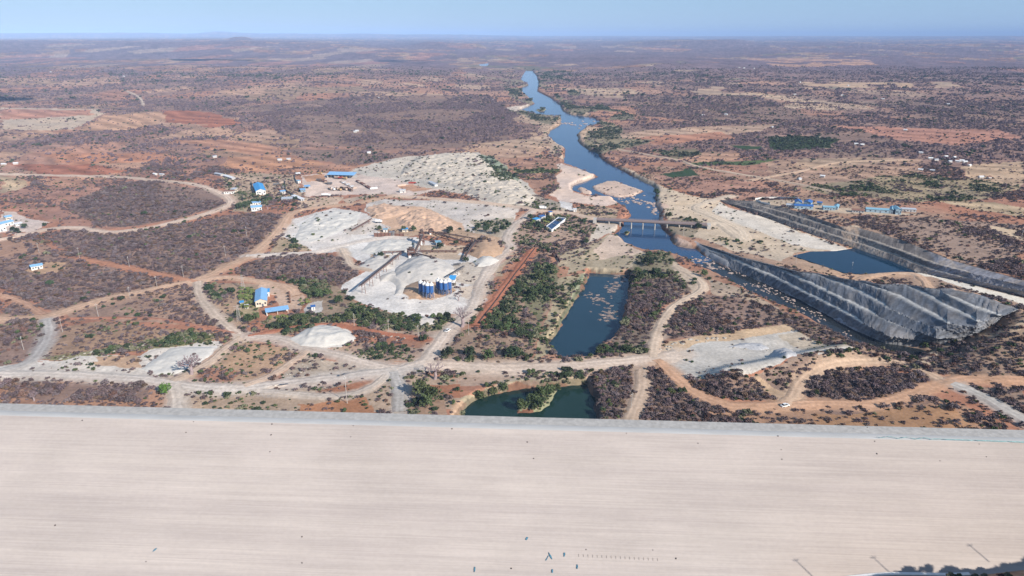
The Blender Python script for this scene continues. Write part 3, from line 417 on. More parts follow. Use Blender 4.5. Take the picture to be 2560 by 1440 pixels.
    for P in (RIVER, POND1, POND2, LAKE):
        lo, hi = P.min(0) - 20, P.max(0) + 20; m = (x > lo[0]) & (x < hi[0]) & (y > lo[1]) & (y < hi[1])
        if m.any():
            ii = np.where(m)[0]; d = dline(x[m], y[m], P, True); b = pip(x[m], y[m], P) | (d < 1.2)
            dry[ii[b]] = 0; grn[ii[b]] = 0
            wet = np.where(pip(x[m], y[m], P), d, -d) > -2
            C[ii[wet]] = C[ii[wet]] * .55
    for P in ISLE[:2]:
        m = pip(xw, yw, P)
        if m.any(): C[m] = np.array((.56,.41,.32)) * (1 + .5 * v[m])[:, None]; dry[m] = .03; grn[m] = .02
    for P in ISLE[2:] + [ISLE2]:
        m = pip(xw, yw, P)
        if m.any(): C[m] = (.26,.25,.15); dry[m] = .1; grn[m] = .95
    # rock of the benched cut and of the wall
    m = (D < 1000) & (x > 60) & (y > 260)
    if m.any():
        ii = np.where(m)[0]; xs, ys = x[m], y[m]
        d0 = dline(xs, ys, CUT0, signed=True); dc = dline(xs, ys, CREST, signed=True); st = fbm(xs, ys, 9, 181, 3)
        cut = (d0 > -1) & (dc < 1); C[ii[cut]] = np.array((.285,.285,.295)) * (.5 + st[cut])[:, None]; dry[ii[cut]] = 0; grn[ii[cut]] = 0
        d2 = np.hypot(xs[:, None] - CUT0[None, :, 0], ys[:, None] - CUT0[None, :, 1]); wgt = 1 / (d2 ** 3 + 1); zf = (wgt * CUT0[None, :, 2]).sum(1) / wgt.sum(1)
        sp = (d0 < 0) & (d0 > -45) & (zf > -2.5); C[ii[sp]] = np.array((.27,.185,.135)) * (.7 + .6 * st[sp])[:, None]; dry[ii[sp]] = .85; grn[ii[sp]] = .08
        w0 = dline(xs, ys, WALL0, signed=True); w1 = dline(xs, ys, WALLTOP, signed=True)
        wl = (w0 > 0) & (w1 < .5); C[ii[wl]] = np.array((.235,.20,.18)) * (.5 + st[wl])[:, None]; dry[ii[wl]] = 0; grn[ii[wl]] = 0
    return np.clip(C, .01, .85), np.clip(dry, 0, 1), np.clip(grn, 0, 1)

# ------------------------------------------------------------------ materials and mesh helpers
MATS = {}
def mat(name, col, rough=.85, var=.18, scale=.4, metal=0.0, stretch=None, rnd=0.0, spec=.25):
    if name in MATS: return MATS[name]
    m = bpy.data.materials.new(name); m.use_nodes = True; t = m.node_tree; b = t.nodes['Principled BSDF']
    b.inputs['Roughness'].default_value = rough; b.inputs['Metallic'].default_value = metal
    b.inputs['Specular IOR Level'].default_value = spec
    g = t.nodes.new('ShaderNodeNewGeometry'); mp = t.nodes.new('ShaderNodeMapping'); n = t.nodes.new('ShaderNodeTexNoise')
    n.inputs['Scale'].default_value = scale; n.inputs['Detail'].default_value = 5
    if stretch: mp.inputs['Scale'].default_value = stretch
    t.links.new(g.outputs['Position'], mp.inputs[0]); t.links.new(mp.outputs[0], n.inputs['Vector'])
    mx = t.nodes.new('ShaderNodeMix'); mx.data_type = 'RGBA'
    c = np.array(col); mx.inputs[6].default_value = (*np.clip(c * (1 - var * 1.6), 0, 1), 1); mx.inputs[7].default_value = (*np.clip(c * (1 + var * 1.6), 0, 1), 1)
    t.links.new(n.outputs[0], mx.inputs[0]); out = mx.outputs[2]
    if rnd:
        oi = t.nodes.new('ShaderNodeObjectInfo'); hs = t.nodes.new('ShaderNodeHueSaturation'); mr = t.nodes.new('ShaderNodeMapRange')
        mr.inputs[3].default_value = 1 - rnd; mr.inputs[4].default_value = 1 + rnd
        t.links.new(oi.outputs['Random'], mr.inputs[0]); t.links.new(mr.outputs[0], hs.inputs['Value'])
        m2 = t.nodes.new('ShaderNodeMath'); m2.operation = 'MULTIPLY'; m2.inputs[1].default_value = 7.31; t.links.new(oi.outputs['Random'], m2.inputs[0])
        m3 = t.nodes.new('ShaderNodeMath'); m3.operation = 'FRACT'; t.links.new(m2.outputs[0], m3.inputs[0])
        m4 = t.nodes.new('ShaderNodeMapRange'); m4.inputs[3].default_value = .5 - rnd * .08; m4.inputs[4].default_value = .5 + rnd * .08
        t.links.new(m3.outputs[0], m4.inputs[0]); t.links.new(m4.outputs[0], hs.inputs['Hue'])
        t.links.new(out, hs.inputs['Color']); out = hs.outputs[0]
    t.links.new(out, b.inputs['Base Color']); MATS[name] = m; return m
def mat_ground():
    m = bpy.data.materials.new('earth'); m.use_nodes = True; t = m.node_tree; b = t.nodes['Principled BSDF']
    b.inputs['Roughness'].default_value = .95; b.inputs['Specular IOR Level'].default_value = .1
    a = t.nodes.new('ShaderNodeAttribute'); a.attribute_name = 'Col'
    g = t.nodes.new('ShaderNodeNewGeometry'); n = t.nodes.new('ShaderNodeTexNoise'); n.inputs['Scale'].default_value = .45; n.inputs['Detail'].default_value = 8; n.inputs['Roughness'].default_value = .7
    t.links.new(g.outputs['Position'], n.inputs['Vector'])
    mr = t.nodes.new('ShaderNodeMapRange'); mr.inputs[1].default_value = .3; mr.inputs[2].default_value = .7; mr.inputs[3].default_value = .72; mr.inputs[4].default_value = 1.25
    t.links.new(n.outputs[0], mr.inputs[0])
    mx = t.nodes.new('ShaderNodeVectorMath'); mx.operation = 'SCALE'; t.links.new(a.outputs['Color'], mx.inputs[0]); t.links.new(mr.outputs[0], mx.inputs['Scale'])
    t.links.new(mx.outputs[0], b.inputs['Base Color']); return m
EARTH = mat_ground()
def mat_water(name, col, rough, bump, spec=.5):
    m = bpy.data.materials.new(name); m.use_nodes = True; t = m.node_tree; b = t.nodes['Principled BSDF']
    b.inputs['Base Color'].default_value = (*col, 1); b.inputs['Roughness'].default_value = rough; b.inputs['IOR'].default_value = 1.33; b.inputs['Specular IOR Level'].default_value = spec
    g = t.nodes.new('ShaderNodeNewGeometry'); n = t.nodes.new('ShaderNodeTexNoise'); n.inputs['Scale'].default_value = .22; n.inputs['Detail'].default_value = 6
    t.links.new(g.outputs['Position'], n.inputs['Vector']); bp = t.nodes.new('ShaderNodeBump'); bp.inputs['Strength'].default_value = bump; bp.inputs['Distance'].default_value = 1.2
    t.links.new(n.outputs[0], bp.inputs['Height']); t.links.new(bp.outputs[0], b.inputs['Normal'])
    n2 = t.nodes.new('ShaderNodeTexNoise'); n2.inputs['Scale'].default_value = .025; n2.inputs['Detail'].default_value = 4; t.links.new(g.outputs['Position'], n2.inputs['Vector'])
    mx = t.nodes.new('ShaderNodeMix'); mx.data_type = 'RGBA'; c = np.array(col); mx.inputs[6].default_value = (*(c * .75), 1); mx.inputs[7].default_value = (*(c * 1.25), 1)
    t.links.new(n2.outputs[0], mx.inputs[0]); t.links.new(mx.outputs[2], b.inputs['Base Color']); return m
def tag(o, label=None, cat=None, group=None, kind=None):
    for k, v in (('label', label), ('category', cat), ('group', group), ('kind', kind)):
        if v: o[k] = v
    return o
def link(name, me, m=None, parent=None):
    o = bpy.data.objects.new(name, me); sc.collection.objects.link(o)
    if m is not None and me is not None and not me.materials: me.materials.append(m)
    if parent is not None: o.parent = parent
    return o
def npmesh(name, V, F, col=None, smooth_=False):
    """mesh from vertex rows and equal-length face rows"""
    V = np.ascontiguousarray(V, dtype=np.float32); F = np.ascontiguousarray(F, dtype=np.int32)
    me = bpy.data.meshes.new(name); k = F.shape[1]
    me.vertices.add(len(V)); me.vertices.foreach_set('co', V.ravel())
    me.loops.add(F.size); me.loops.foreach_set('vertex_index', F.ravel())
    me.polygons.add(len(F)); me.polygons.foreach_set('loop_start', np.arange(0, F.size, k, dtype=np.int32)); me.polygons.foreach_set('loop_total', np.full(len(F), k, dtype=np.int32))
    if col is not None:
        a = me.attributes.new('Col', 'FLOAT_COLOR', 'POINT'); a.data.foreach_set('color', np.hstack([col, np.ones((len(V), 1))]).astype(np.float32).ravel())
    if smooth_: me.polygons.foreach_set('use_smooth', np.ones(len(F), dtype=bool))
    me.update(); me.validate(); return me
class MB:
    """collects boxes, tubes and quads for one mesh"""
    def __init__(s): s.V = []; s.F = []
    def add(s, V, F):
        o = len(s.V); s.V += [tuple(v) for v in V]; s.F += [tuple(i + o for i in f) for f in F]; return s
    def box(s, c, d, rz=0.0, top=1.0):
        x, y, z = d[0] / 2, d[1] / 2, d[2]; V = []
        for q, f in ((0, 1), (z, top)):
            for a, b in ((-x, -y), (x, -y), (x, y), (-x, y)):
                a *= f; b *= f; V.append((c[0] + a * math.cos(rz) - b * math.sin(rz), c[1] + a * math.sin(rz) + b * math.cos(rz), c[2] + q))
        return s.add(V, [(3, 2, 1, 0), (4, 5, 6, 7), (0, 1, 5, 4), (1, 2, 6, 5), (2, 3, 7, 6), (3, 0, 4, 7)])
    def tube(s, P, r, n=6, cap=True):
        P = [Vector(p) for p in P]; r = r if isinstance(r, (list, tuple)) else [r] * len(P); o = len(s.V)
        for i, p in enumerate(P):
            t = (P[min(i + 1, len(P) - 1)] - P[max(i - 1, 0)]).normalized()
            u = t.cross(Vector((0, 0, 1)) if abs(t.z) < .95 else Vector((1, 0, 0))).normalized(); v = t.cross(u)
            for k in range(n):
                a = 2 * math.pi * k / n; s.V.append(tuple(p + r[i] * (math.cos(a) * u + math.sin(a) * v)))
        for i in range(len(P) - 1):
            for k in range(n):
                k2 = (k + 1) % n; s.F.append((o + i * n + k, o + i * n + k2, o + (i + 1) * n + k2, o + (i + 1) * n + k))
        if cap: s.F.append(tuple(o + k for k in range(n))[::-1]); s.F.append(tuple(o + (len(P) - 1) * n + k for k in range(n)))
        return s
    def beam(s, a, b, wd, h):
        a, b = Vector(a), Vector(b); t = (b - a).normalized(); u = Vector((-t.y, t.x, 0))
        u = u.normalized() if u.length > 1e-6 else Vector((1, 0, 0)); v = t.cross(u) * -1; V = []
        for p in (a, b):
            for i, j in ((-1, -1), (1, -1), (1, 1), (-1, 1)): V.append(p + u * i * wd / 2 + v * j * h / 2)
        return s.add(V, [(0, 1, 2, 3), (7, 6, 5, 4), (0, 4, 5, 1), (1, 5, 6, 2), (2, 6, 7, 3), (3, 7, 4, 0)])
    def mesh(s, name):
        me = bpy.data.meshes.new(name); me.from_pydata(s.V, [], s.F); me.update()
        bm = bmesh.new(); bm.from_mesh(me); bmesh.ops.recalc_face_normals(bm, faces=bm.faces); bm.to_mesh(me); bm.free(); return me
    def build(s, name, m, parent=None, smooth_=False):
        me = s.mesh(name)
        if smooth_: me.polygons.foreach_set('use_smooth', np.ones(len(me.polygons), dtype=bool))
        return link(name, me, m, parent)
def empty(name, loc, rz=0.0):
    o = bpy.data.objects.new(name, None); sc.collection.objects.link(o); o.location = loc; o.rotation_euler = (0, 0, rz); o.empty_display_size = .5; return o
def kids(o): return [c for c in bpy.data.objects if c.parent is o]
def copy_tree(o, ch=None, parent=None):
    c = o.copy(); sc.collection.objects.link(c)
    if parent: c.parent = parent
    for k in (kids(o) if ch is None else ch): copy_tree(k, None, c)
    return c

# ------------------------------------------------------------------ ground, hills, rock slopes
pys = np.concatenate([np.linspace(1120, 250, 560), np.linspace(249, 108, 170)])
dep = np.arctan(-(ray(0, 720)[2] * 0 + (-SP + (720 - pys) / FPX * CP)) / (CP + (720 - pys) / FPX * SP))
ys = HC / np.tan(dep); ys = np.concatenate([ys[ys < 30000], np.geomspace(ys[ys < 30000][-1] * 1.06, 62000, 22)])
us = np.linspace(-1.1, 1.1, 1740)
GY, GU = np.meshgrid(ys, us, indexing='ij'); GX = GU * (GY * CP + HC * SP)
gx, gy = GX.ravel(), GY.ravel()
gz = np.empty_like(gx)
for s in range(0, len(gx), CH): gz[s:s + CH] = H(gx[s:s + CH], gy[s:s + CH])
gC, gd, gg = landcover(gx, gy)
ny, nx = GX.shape
I = np.arange(ny * nx).reshape(ny, nx)
F = np.stack([I[:-1, :-1].ravel(), I[:-1, 1:].ravel(), I[1:, 1:].ravel(), I[1:, :-1].ravel()], 1)
fx, fy = gx[F].mean(1), gy[F].mean(1); cls = np.zeros(len(F), int); fD = np.hypot(fx, fy)
cls[fD > 6000] = 1
m = (fD < 1000) & (fx > 60) & (fy > 260); ii = np.where(m)[0]; xs, ys_ = fx[m], fy[m]
def lci(px, py):
    q = at(px, py); return [k for k, L in enumerate(LC) if pip(q[:1], q[1:2], L[0])[0]][-1]
for c_, pts in ((4, [(1000, 740), (1000, 610)]), (5, [(1430, 500), (1550, 606)]), (6, [(1780, 900)]), (7, [(1000, 480)])):
    for p in pts:
        b = pip(fx, fy, LC[lci(*p)][0]) & (cls == 0); cls[b] = c_
GV = np.stack([gx, gy, gz], 1)
for c_, nm, lab, ct in ((0, 'ground', 'dry red brown scrubland plain crossed by dirt roads and a river', 'ground'), (1, 'hills', 'low hazy blue plateau and hills along the horizon', 'hills'),
        (2, 'rock_slope', 'shaded grey rock slope cut in benches above the rocky stream', 'rock slope'), (3, 'rock_slope', 'dark rock wall in steps behind the dark blue quarry lake', 'rock slope'),
        (4, 'gravel_yard', 'pale gravel yard of the crushing plant round the silos', 'gravel yard'), (5, 'sand_bank', 'pinkish sand bank on the left side of the river', 'sand bank'),
        (6, 'quarry_floor', 'grey stone quarry floor right of the long pond', 'quarry floor'), (7, 'dirt_yard', 'pinkish bare dirt yard in front of the long blue roof', 'dirt yard')):
    if c_ in (2, 3): continue
    ff = F[cls == c_]; u, inv = np.unique(ff, return_inverse=True)
    o = link(nm, npmesh(nm, GV[u], inv.reshape(-1, 4), gC[u], True), EARTH); tag(o, lab, ct, None, 'structure')

def terraces(LL, TT, x0, x1, n, dark, light, lab, ramp=None, ribs=1.0, mixed=.25):
    px = np.linspace(x0, x1, n); rows = []; tr = []
    def world(py, z):
        u, v = (px - 1280) / FPX, (720 - py) / FPX; dz = -SP + v * CP; t = (z - HC) / dz; return np.column_stack([u * t, (CP + v * SP) * t, z])
    for i, L in enumerate(LL):
        py, z = lat(L, px); P = world(py, z)
        if i:
            Q = rows[-1]
            for k in range(1, 8): rows.append(Q + (P - Q) * k / 8); tr.append(np.full(n, .02 if k < 7 else .1))
        if not i: rows.append(P - np.array([0, 0, 8.0])); tr.append(np.full(n, .02))
        rows.append(P); tr.append(np.full(n, .3 if i not in (0, len(LL) - 1) else .15))
        a, b = TT[i]
        if b:   # the level tread behind the edge
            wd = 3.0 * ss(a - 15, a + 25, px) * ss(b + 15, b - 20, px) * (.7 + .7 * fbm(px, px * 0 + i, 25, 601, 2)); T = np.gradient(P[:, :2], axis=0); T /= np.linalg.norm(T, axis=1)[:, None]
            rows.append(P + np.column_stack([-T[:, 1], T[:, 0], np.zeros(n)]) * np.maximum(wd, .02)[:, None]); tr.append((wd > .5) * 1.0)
    V = np.array(rows); tr = np.array(tr); m = len(V); s = np.cumsum(np.r_[0, np.hypot(*np.diff(V[m // 2, :, :2], axis=0).T)]); rr = np.arange(m)[:, None] * .55
    N_ = np.column_stack([-np.gradient(V[0, :, 1]), np.gradient(V[0, :, 0])]); N_ /= np.linalg.norm(N_, axis=1)[:, None]
    S = s[None] - rr * 1.5 + 2.5 * (fbm(s, s * 0, 12, 605, 2) - .5)[None] + 0 * tr; nz = fbm(S.ravel(), (rr * .45 + 0 * S).ravel(), 1.9, 611, 3).reshape(S.shape) - .5 + .35 * (fbm(S.ravel(), (rr * .3 + 0 * S).ravel(), 9, 621, 3).reshape(S.shape) - .5)
    nz = nz + .45 * (vn((s[None] + 0 * tr).ravel() / 1.1, (rr / .5 + 0 * S).ravel(), 671).reshape(S.shape) - .5)
    edge = np.minimum(1, np.minimum(np.arange(m), m - 1 - np.arange(m)) / 3)[:, None]
    off = nz * 1.7 * ribs * edge * (1 - .35 * tr); V[:, :, :2] += N_[None] * off[:, :, None]; V[:, :, 2] += (nz * .5 * ribs * edge)
    g = fbm(S.ravel(), (rr * .5 + 0 * S).ravel(), 1.8, 631, 4).reshape(S.shape); gb = fbm(V[:, :, 0].ravel(), V[:, :, 1].ravel(), 25, 641, 3).reshape(S.shape)
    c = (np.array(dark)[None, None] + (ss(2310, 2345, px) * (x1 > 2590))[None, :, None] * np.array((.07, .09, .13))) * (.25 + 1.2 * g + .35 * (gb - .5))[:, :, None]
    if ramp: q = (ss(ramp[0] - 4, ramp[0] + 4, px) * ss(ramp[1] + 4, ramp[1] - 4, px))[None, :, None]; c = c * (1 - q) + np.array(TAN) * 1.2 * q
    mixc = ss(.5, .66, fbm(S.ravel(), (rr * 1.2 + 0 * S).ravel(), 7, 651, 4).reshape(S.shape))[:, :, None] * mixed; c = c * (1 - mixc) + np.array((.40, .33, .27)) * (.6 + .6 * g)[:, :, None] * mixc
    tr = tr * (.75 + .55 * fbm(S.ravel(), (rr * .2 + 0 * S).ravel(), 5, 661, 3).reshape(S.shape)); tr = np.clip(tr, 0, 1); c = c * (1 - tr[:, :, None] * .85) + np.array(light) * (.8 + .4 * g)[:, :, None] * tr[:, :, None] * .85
    I_ = np.arange(m * n).reshape(m, n); Fq = np.stack([I_[:-1, :-1].ravel(), I_[:-1, 1:].ravel(), I_[1:, 1:].ravel(), I_[1:, :-1].ravel()], 1); P = V.reshape(-1, 3)
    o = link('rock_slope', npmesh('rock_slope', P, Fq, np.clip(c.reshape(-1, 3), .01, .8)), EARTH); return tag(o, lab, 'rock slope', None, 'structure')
terraces(CUTL, CUTT, 1737, 2545, 900, (.172, .18, .198), (.60, .57, .52), 'shaded grey rock slope cut in benches above the rocky stream')  # riser colour has the slope's shade painted in; the pale treads are dusty
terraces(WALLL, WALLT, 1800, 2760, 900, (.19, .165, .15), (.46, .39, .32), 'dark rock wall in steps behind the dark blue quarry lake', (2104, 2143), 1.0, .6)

# ------------------------------------------------------------------ water
def sheet(name, P, z, m, lab, ct, grow=6.0):
    from mathutils.geometry import tessellate_polygon
    P = P[:, :2]; c = []
    n = len(P); ar = sum(P[i][0] * P[(i + 1) % n][1] - P[(i + 1) % n][0] * P[i][1] for i in range(n)); sg = 1 if ar > 0 else -1
    for i in range(n):
        a, b, d = P[i - 1], P[i], P[(i + 1) % n]; t = (b - a) / (np.linalg.norm(b - a) + 1e-9) + (d - b) / (np.linalg.norm(d - b) + 1e-9)
        t = t / (np.linalg.norm(t) + 1e-9); c.append((b[0] + sg * t[1] * grow, b[1] - sg * t[0] * grow, z))
    me = bpy.data.meshes.new(name); me.from_pydata(c, [], [tuple(t) for t in tessellate_polygon([[Vector(v) for v in c]])]); me.update()
    bm = bmesh.new(); bm.from_mesh(me); bmesh.ops.recalc_face_normals(bm, faces=bm.faces)
    if bm.faces[:] and sum(f.normal.z for f in bm.faces) < 0: bmesh.ops.reverse_faces(bm, faces=bm.faces)
    bm.to_mesh(me); bm.free()
    return tag(link(name, me, m), lab, ct, None, 'structure')
WR = mat_water('river_water', (.022, .060, .130), .10, .10)
k0, k1 = [int(np.argmin(np.linalg.norm(RIVER - atz(*q, ZR), axis=1))) for q in ((1735,661),(1775,646))]
sheet('stream', RIVER[k0 - 1:k1 + 1], ZR - .03, mat_water('stream_water', (.020, .024, .027), .10, .10, .35), 'dark narrow rocky stream along the foot of the benched rock slope', 'stream', 4)
sheet('river', np.vstack([RIVER[:k0 + 1], RIVER[k1:]]), ZR, WR, 'blue river winding from the horizon past sand bars and under the bridge', 'river')
sheet('river', RFAR, ZR, WR, 'small far glimpse of blue water near the horizon', 'river', 3)
sheet('pond', POND1, -4, mat_water('pond_water', (.016, .042, .062), .05, .04, .35), 'long dark blue pond between two belts of trees', 'pond')
sheet('pond', POND2, -4, mat_water('green_water', (.013, .034, .027), .05, .04, .35), 'dark green pond partly hidden behind the dam crest', 'pond')
sheet('lake', LAKE, 0.0, mat_water('lake_water', (.006, .030, .060), .05, .05, .3), 'deep blue quarry lake below the stepped rock wall', 'lake', 3)

# ------------------------------------------------------------------ roads
for k, ((nm, L, wd, c, lab), P) in enumerate(zip(ROADS, RW)):
    D0 = np.hypot(P[:, 0], P[:, 1]); T = np.gradient(P, axis=0); T /= np.linalg.norm(T, axis=1)[:, None] + 1e-9; N = np.stack([-T[:, 1], T[:, 0]], 1)
    s = np.cumsum(np.r_[0, np.hypot(*np.diff(P, axis=0).T)])
    offs = np.array([-.85, -.5, -.28, 0, .28, .5, .85]); V = []; col = []
    for j, o_ in enumerate(offs):
        jit = ((fbm(s, s * 0 + k * 9.3 + (o_ > 0) * 50, 4, 201, 3) - .5) * .5 + (fbm(s, s * 0 + k * 7.1 + (o_ > 0) * 50, 28, 202, 2) - .5) * .55) * (abs(o_) > .4)
        Q = P + N * ((o_ + np.sign(o_) * jit) * wd * .86)[:, None]
        z = H(Q[:, 0], Q[:, 1]) + (.20 + .006 * k + .0005 * D0) * (1 if abs(o_) < .6 else 0) - (.06 if abs(o_) > .6 else 0)
        V.append(np.column_stack([Q, z]))
        tr = .90 + .20 * np.exp(-((abs(o_) - .28) / .12) ** 2) + .55 * (fbm(Q[:, 0], Q[:, 1], 14, 211, 4) - .5) + .3 * (fbm(s, s * 0 + j * 3.1, 60, 215, 2) - .5) - .10 * (abs(o_) > .4)
        gc = landcover(Q[:, 0], Q[:, 1])[0]; gw = (.6 if abs(o_) > .4 else .12 if abs(o_) > .1 else .28) + .5 * (fbm(Q[:, 0], Q[:, 1], 11, 217, 3) - .5); gw = np.clip(gw, 0, 1)[:, None]
        col.append(np.array(c)[None] * tr[:, None] * (1 - gw) + gc * gw)
    V = np.array(V).transpose(1, 0, 2); n = len(P); ix = np.arange(n * 7).reshape(n, 7)
    Fq = np.stack([ix[:-1, 1:].ravel(), ix[:-1, :-1].ravel(), ix[1:, :-1].ravel(), ix[1:, 1:].ravel()], 1)
    o = link(nm, npmesh(nm, V.reshape(-1, 3), Fq[:, ::-1], np.clip(np.array(col).transpose(1, 0, 2).reshape(-1, 3), .01, .9), True), EARTH)
    tag(o, lab, nm.split('_')[1], None, 'structure')
    if nm == 'pipe_trench' and wd > 5:
        q = MB(); mid = P + N * .4
        q.tube([(a, b, H(np.array([a]), np.array([b]))[0] + .5) for a, b in mid[::2]], .45, 6)
        tag(q.build('pipe', mat('dark_pipe', (.06, .045, .04))), 'dark pipe lying along the straight red earth trench', 'pipe')

# ------------------------------------------------------------------ the dam
ZC = 75.0
a0, a1 = atz(0, 1008, ZC), atz(2560, 1075, ZC)
dx = (a1 - a0)[:2] / np.linalg.norm((a1 - a0)[:2]); dn = np.array([dx[1], -dx[0]])   # along the crest; towards the reservoir
org = a0[:2]
def dam(s, t, z): q = org + dx * s + dn * t; return np.array([q[0], q[1], z])
CW1, CW2 = 4.2, 6.8
SLOPE = 1.4
def face(s, d):  # d metres down the face measured level
    return dam(s, CW2 + d, ZC - d / SLOPE)
droot = empty('dam', dam(155, 0, 0)); tag(droot, 'huge pale concrete faced dam with grey crest across the foreground', 'dam')
def loc(v): return np.array(v) - np.array(droot.location)
def strip(name, rows, m, s0=-230, s1=520, step=2.0, jit=0.0):
    S = np.arange(s0, s1 + .1, step); V = []
    for (t, z) in rows:
        q = org[None] + S[:, None] * dx[None] + t * dn[None]
        V.append(np.column_stack([q, np.full(len(S), z) + (fbm(S, S * 0 + t, 3, 221, 2) - .5) * jit]))
    V = np.array(V).transpose(1, 0, 2); n, k = V.shape[:2]; ix = np.arange(n * k).reshape(n, k)
    Fq = np.stack([ix[:-1, :-1].ravel(), ix[:-1, 1:].ravel(), ix[1:, 1:].ravel(), ix[1:, :-1].ravel()], 1)
    return link(name, npmesh(name, V.reshape(-1, 3) - np.array(droot.location)[None], Fq), m, droot)
def mat_face():
    m = bpy.data.materials.new('dam_face'); m.use_nodes = True; t = m.node_tree; b = t.nodes['Principled BSDF']; b.inputs['Roughness'].default_value = .9; b.inputs['Specular IOR Level'].default_value = .15
    g = t.nodes.new('ShaderNodeNewGeometry'); ang = math.atan2(dx[1], dx[0])
    def noise(sc_, det, rz=0):
        mp = t.nodes.new('ShaderNodeMapping'); mp.vector_type = 'TEXTURE'; mp.inputs['Rotation'].default_value = (0, 0, ang); mp.inputs['Scale'].default_value = sc_
        n = t.nodes.new('ShaderNodeTexNoise'); n.inputs['Scale'].default_value = 1; n.inputs['Detail'].default_value = det; n.inputs['Roughness'].default_value = .6
        t.links.new(g.outputs['Position'], mp.inputs[0]); t.links.new(mp.outputs[0], n.inputs['Vector']); return n.outputs[0]
    def ramp(f, a, b2, c0, c1):
        mr = t.nodes.new('ShaderNodeMapRange'); mr.inputs[1].default_value = a; mr.inputs[2].default_value = b2; t.links.new(f, mr.inputs[0])
        mx = t.nodes.new('ShaderNodeMix'); mx.data_type = 'RGBA'; t.links.new(mr.outputs[0], mx.inputs[0])
        for i, c in ((6, c0), (7, c1)):
            if hasattr(c, 'default_value'): t.links.new(c, mx.inputs[i])
            else: mx.inputs[i].default_value = (*c, 1)
        return mx.outputs[2]
    base = ramp(noise((70, 60, 2.2), 3), .35, .65, (.390, .333, .300), (.438, .376, .334))
    def mul(a, f, lo, hi, r0=.35, r1=.65):
        mr = t.nodes.new('ShaderNodeMapRange'); mr.inputs[1].default_value = r0; mr.inputs[2].default_value = r1; mr.inputs[3].default_value = lo; mr.inputs[4].default_value = hi; t.links.new(f, mr.inputs[0])
        v = t.nodes.new('ShaderNodeVectorMath'); v.operation = 'SCALE'; t.links.new(a, v.inputs[0]); t.links.new(mr.outputs[0], v.inputs['Scale']); return v.outputs[0]
    base = mul(base, noise((60, 200, .22), 2), .955, 1.035)
    base = mul(base, noise((22, 200, .07), 3), .925, 1.045)
    base = mul(base, noise((38, 35, 12), 4), .93, 1.06)
    base = mul(base, noise((1.2, 1.2, .5), 4), .97, 1.03)
    t.links.new(base, b.inputs['Base Color']); return m
strip('upstream_face', [(CW2, ZC), (CW2 + 20, ZC - 20 / SLOPE), (CW2 + 70, ZC - 70 / SLOPE)], mat_face(), -230, 480, 6)
strip('crest_road', [(0, ZC - .02), (.5, ZC), (CW1, ZC + .02)], mat('crest_gravel', (.41, .385, .355), .95, .25, .9), jit=.05, step=1.5)
strip('crest_kerb', [(CW1, ZC + .03), (CW1 + .3, ZC + .10), (CW2 - .15, ZC + .07), (CW2 + .02, ZC - .02)], mat('kerb_concrete', (.43, .42, .405), .9, .12, .5, stretch=(.2, 1, 1)), jit=.1)
strip('downstream_slope', [(-112, 0), (-60, ZC - 42), (-.01, ZC - .03)], mat('rockfill', (.36, .33, .30), .95, .3, .5), step=4)
def facept(px, py, lift=.05):
    d = ray(px, py); n3 = np.array([dn[0] / SLOPE, dn[1] / SLOPE, 1.0]); n3 /= np.linalg.norm(n3)
    p0 = face(0, 0); t = ((p0 - np.array([0, 0, HC])) @ n3) / (d @ n3); return np.array([0, 0, HC]) + d * t + n3 * lift, n3

# ------------------------------------------------------------------ things lying on the dam face
BLUE_CLOTH = mat('blue_cloth', (.06, .18, .25), .7, .3, 2); TEAL = mat('teal_net', (.22, .34, .33), .8, .3, 2); DARK = mat('dark_stone', (.10, .085, .08), .95, .3, 2)
RUST = mat('rusty_steel', (.13, .085, .065), .8, .3, 1.5)
def scrap(px, py, ln, wd, tilt, label):
    p, n3 = facept(px, py, .08); up = (face(0, 0) - face(0, 1)); up /= np.linalg.norm(up); rt = np.array([dx[0], dx[1], 0]); q = MB(); r_ = random.Random(px)
    rows = []
    for i in range(5):
        t = i / 4; c = up * (t - .5) * ln * math.cos(tilt) + rt * (t - .5) * ln * math.sin(tilt); ww = wd * (.35 + .65 * math.sin(math.pi * (t * .8 + .1))) * r_.uniform(.6, 1.3)
        rows.append([tuple(c + rt * ww * (s_ - .5) + n3 * (r_.uniform(0, .25) + .05)) for s_ in (0, .5, 1)])
    V = [v for r0 in rows for v in r0]; q.add(V, [(i * 3 + j, i * 3 + j + 1, i * 3 + j + 4, i * 3 + j + 3) for i in range(4) for j in range(2)])
    o = q.build('cloth_scrap', BLUE_CLOTH); o.location = p; o.scale = (.72, .72, .72); sm = o.modifiers.new('thick', 'SOLIDIFY'); sm.thickness = .04
    tag(o, label, 'scrap', 'blue scraps on the dam face')
scrap(388, 1375, 1.6, .7, .7, 'blue cloth scrap alone at the far left of the dam face')
scrap(1317, 1347, 1.1, .8, .3, 'crumpled blue cloth scrap above the row of bars on the dam face')
scrap(1376, 1390, 2.6, .5, -.5, 'forked blue scrap beside the start of the row of bars')
scrap(1368, 1396, 2.0, .35, .5, 'thin blue strip leaning on the forked scrap')
scrap(1411, 1387, 1.4, .5, .1, 'small blue scrap just left of the row of bars')
scrap(1187, 1424, 1.7, .4, .05, 'narrow upright blue scrap near the bottom edge of the face')
scrap(1381, 1428, 1.2, .6, 0, 'short blue scrap below the forked one')
scrap(1443, 1417, 1.5, .5, .05, 'blue scrap with pale top under the row of bars')
q = MB().beam((0, 0, 0), tuple((face(0, 0) - face(0, 1)) / 1.23 * .6 + np.array([0, 0, .1])), .04, .04); bar = None
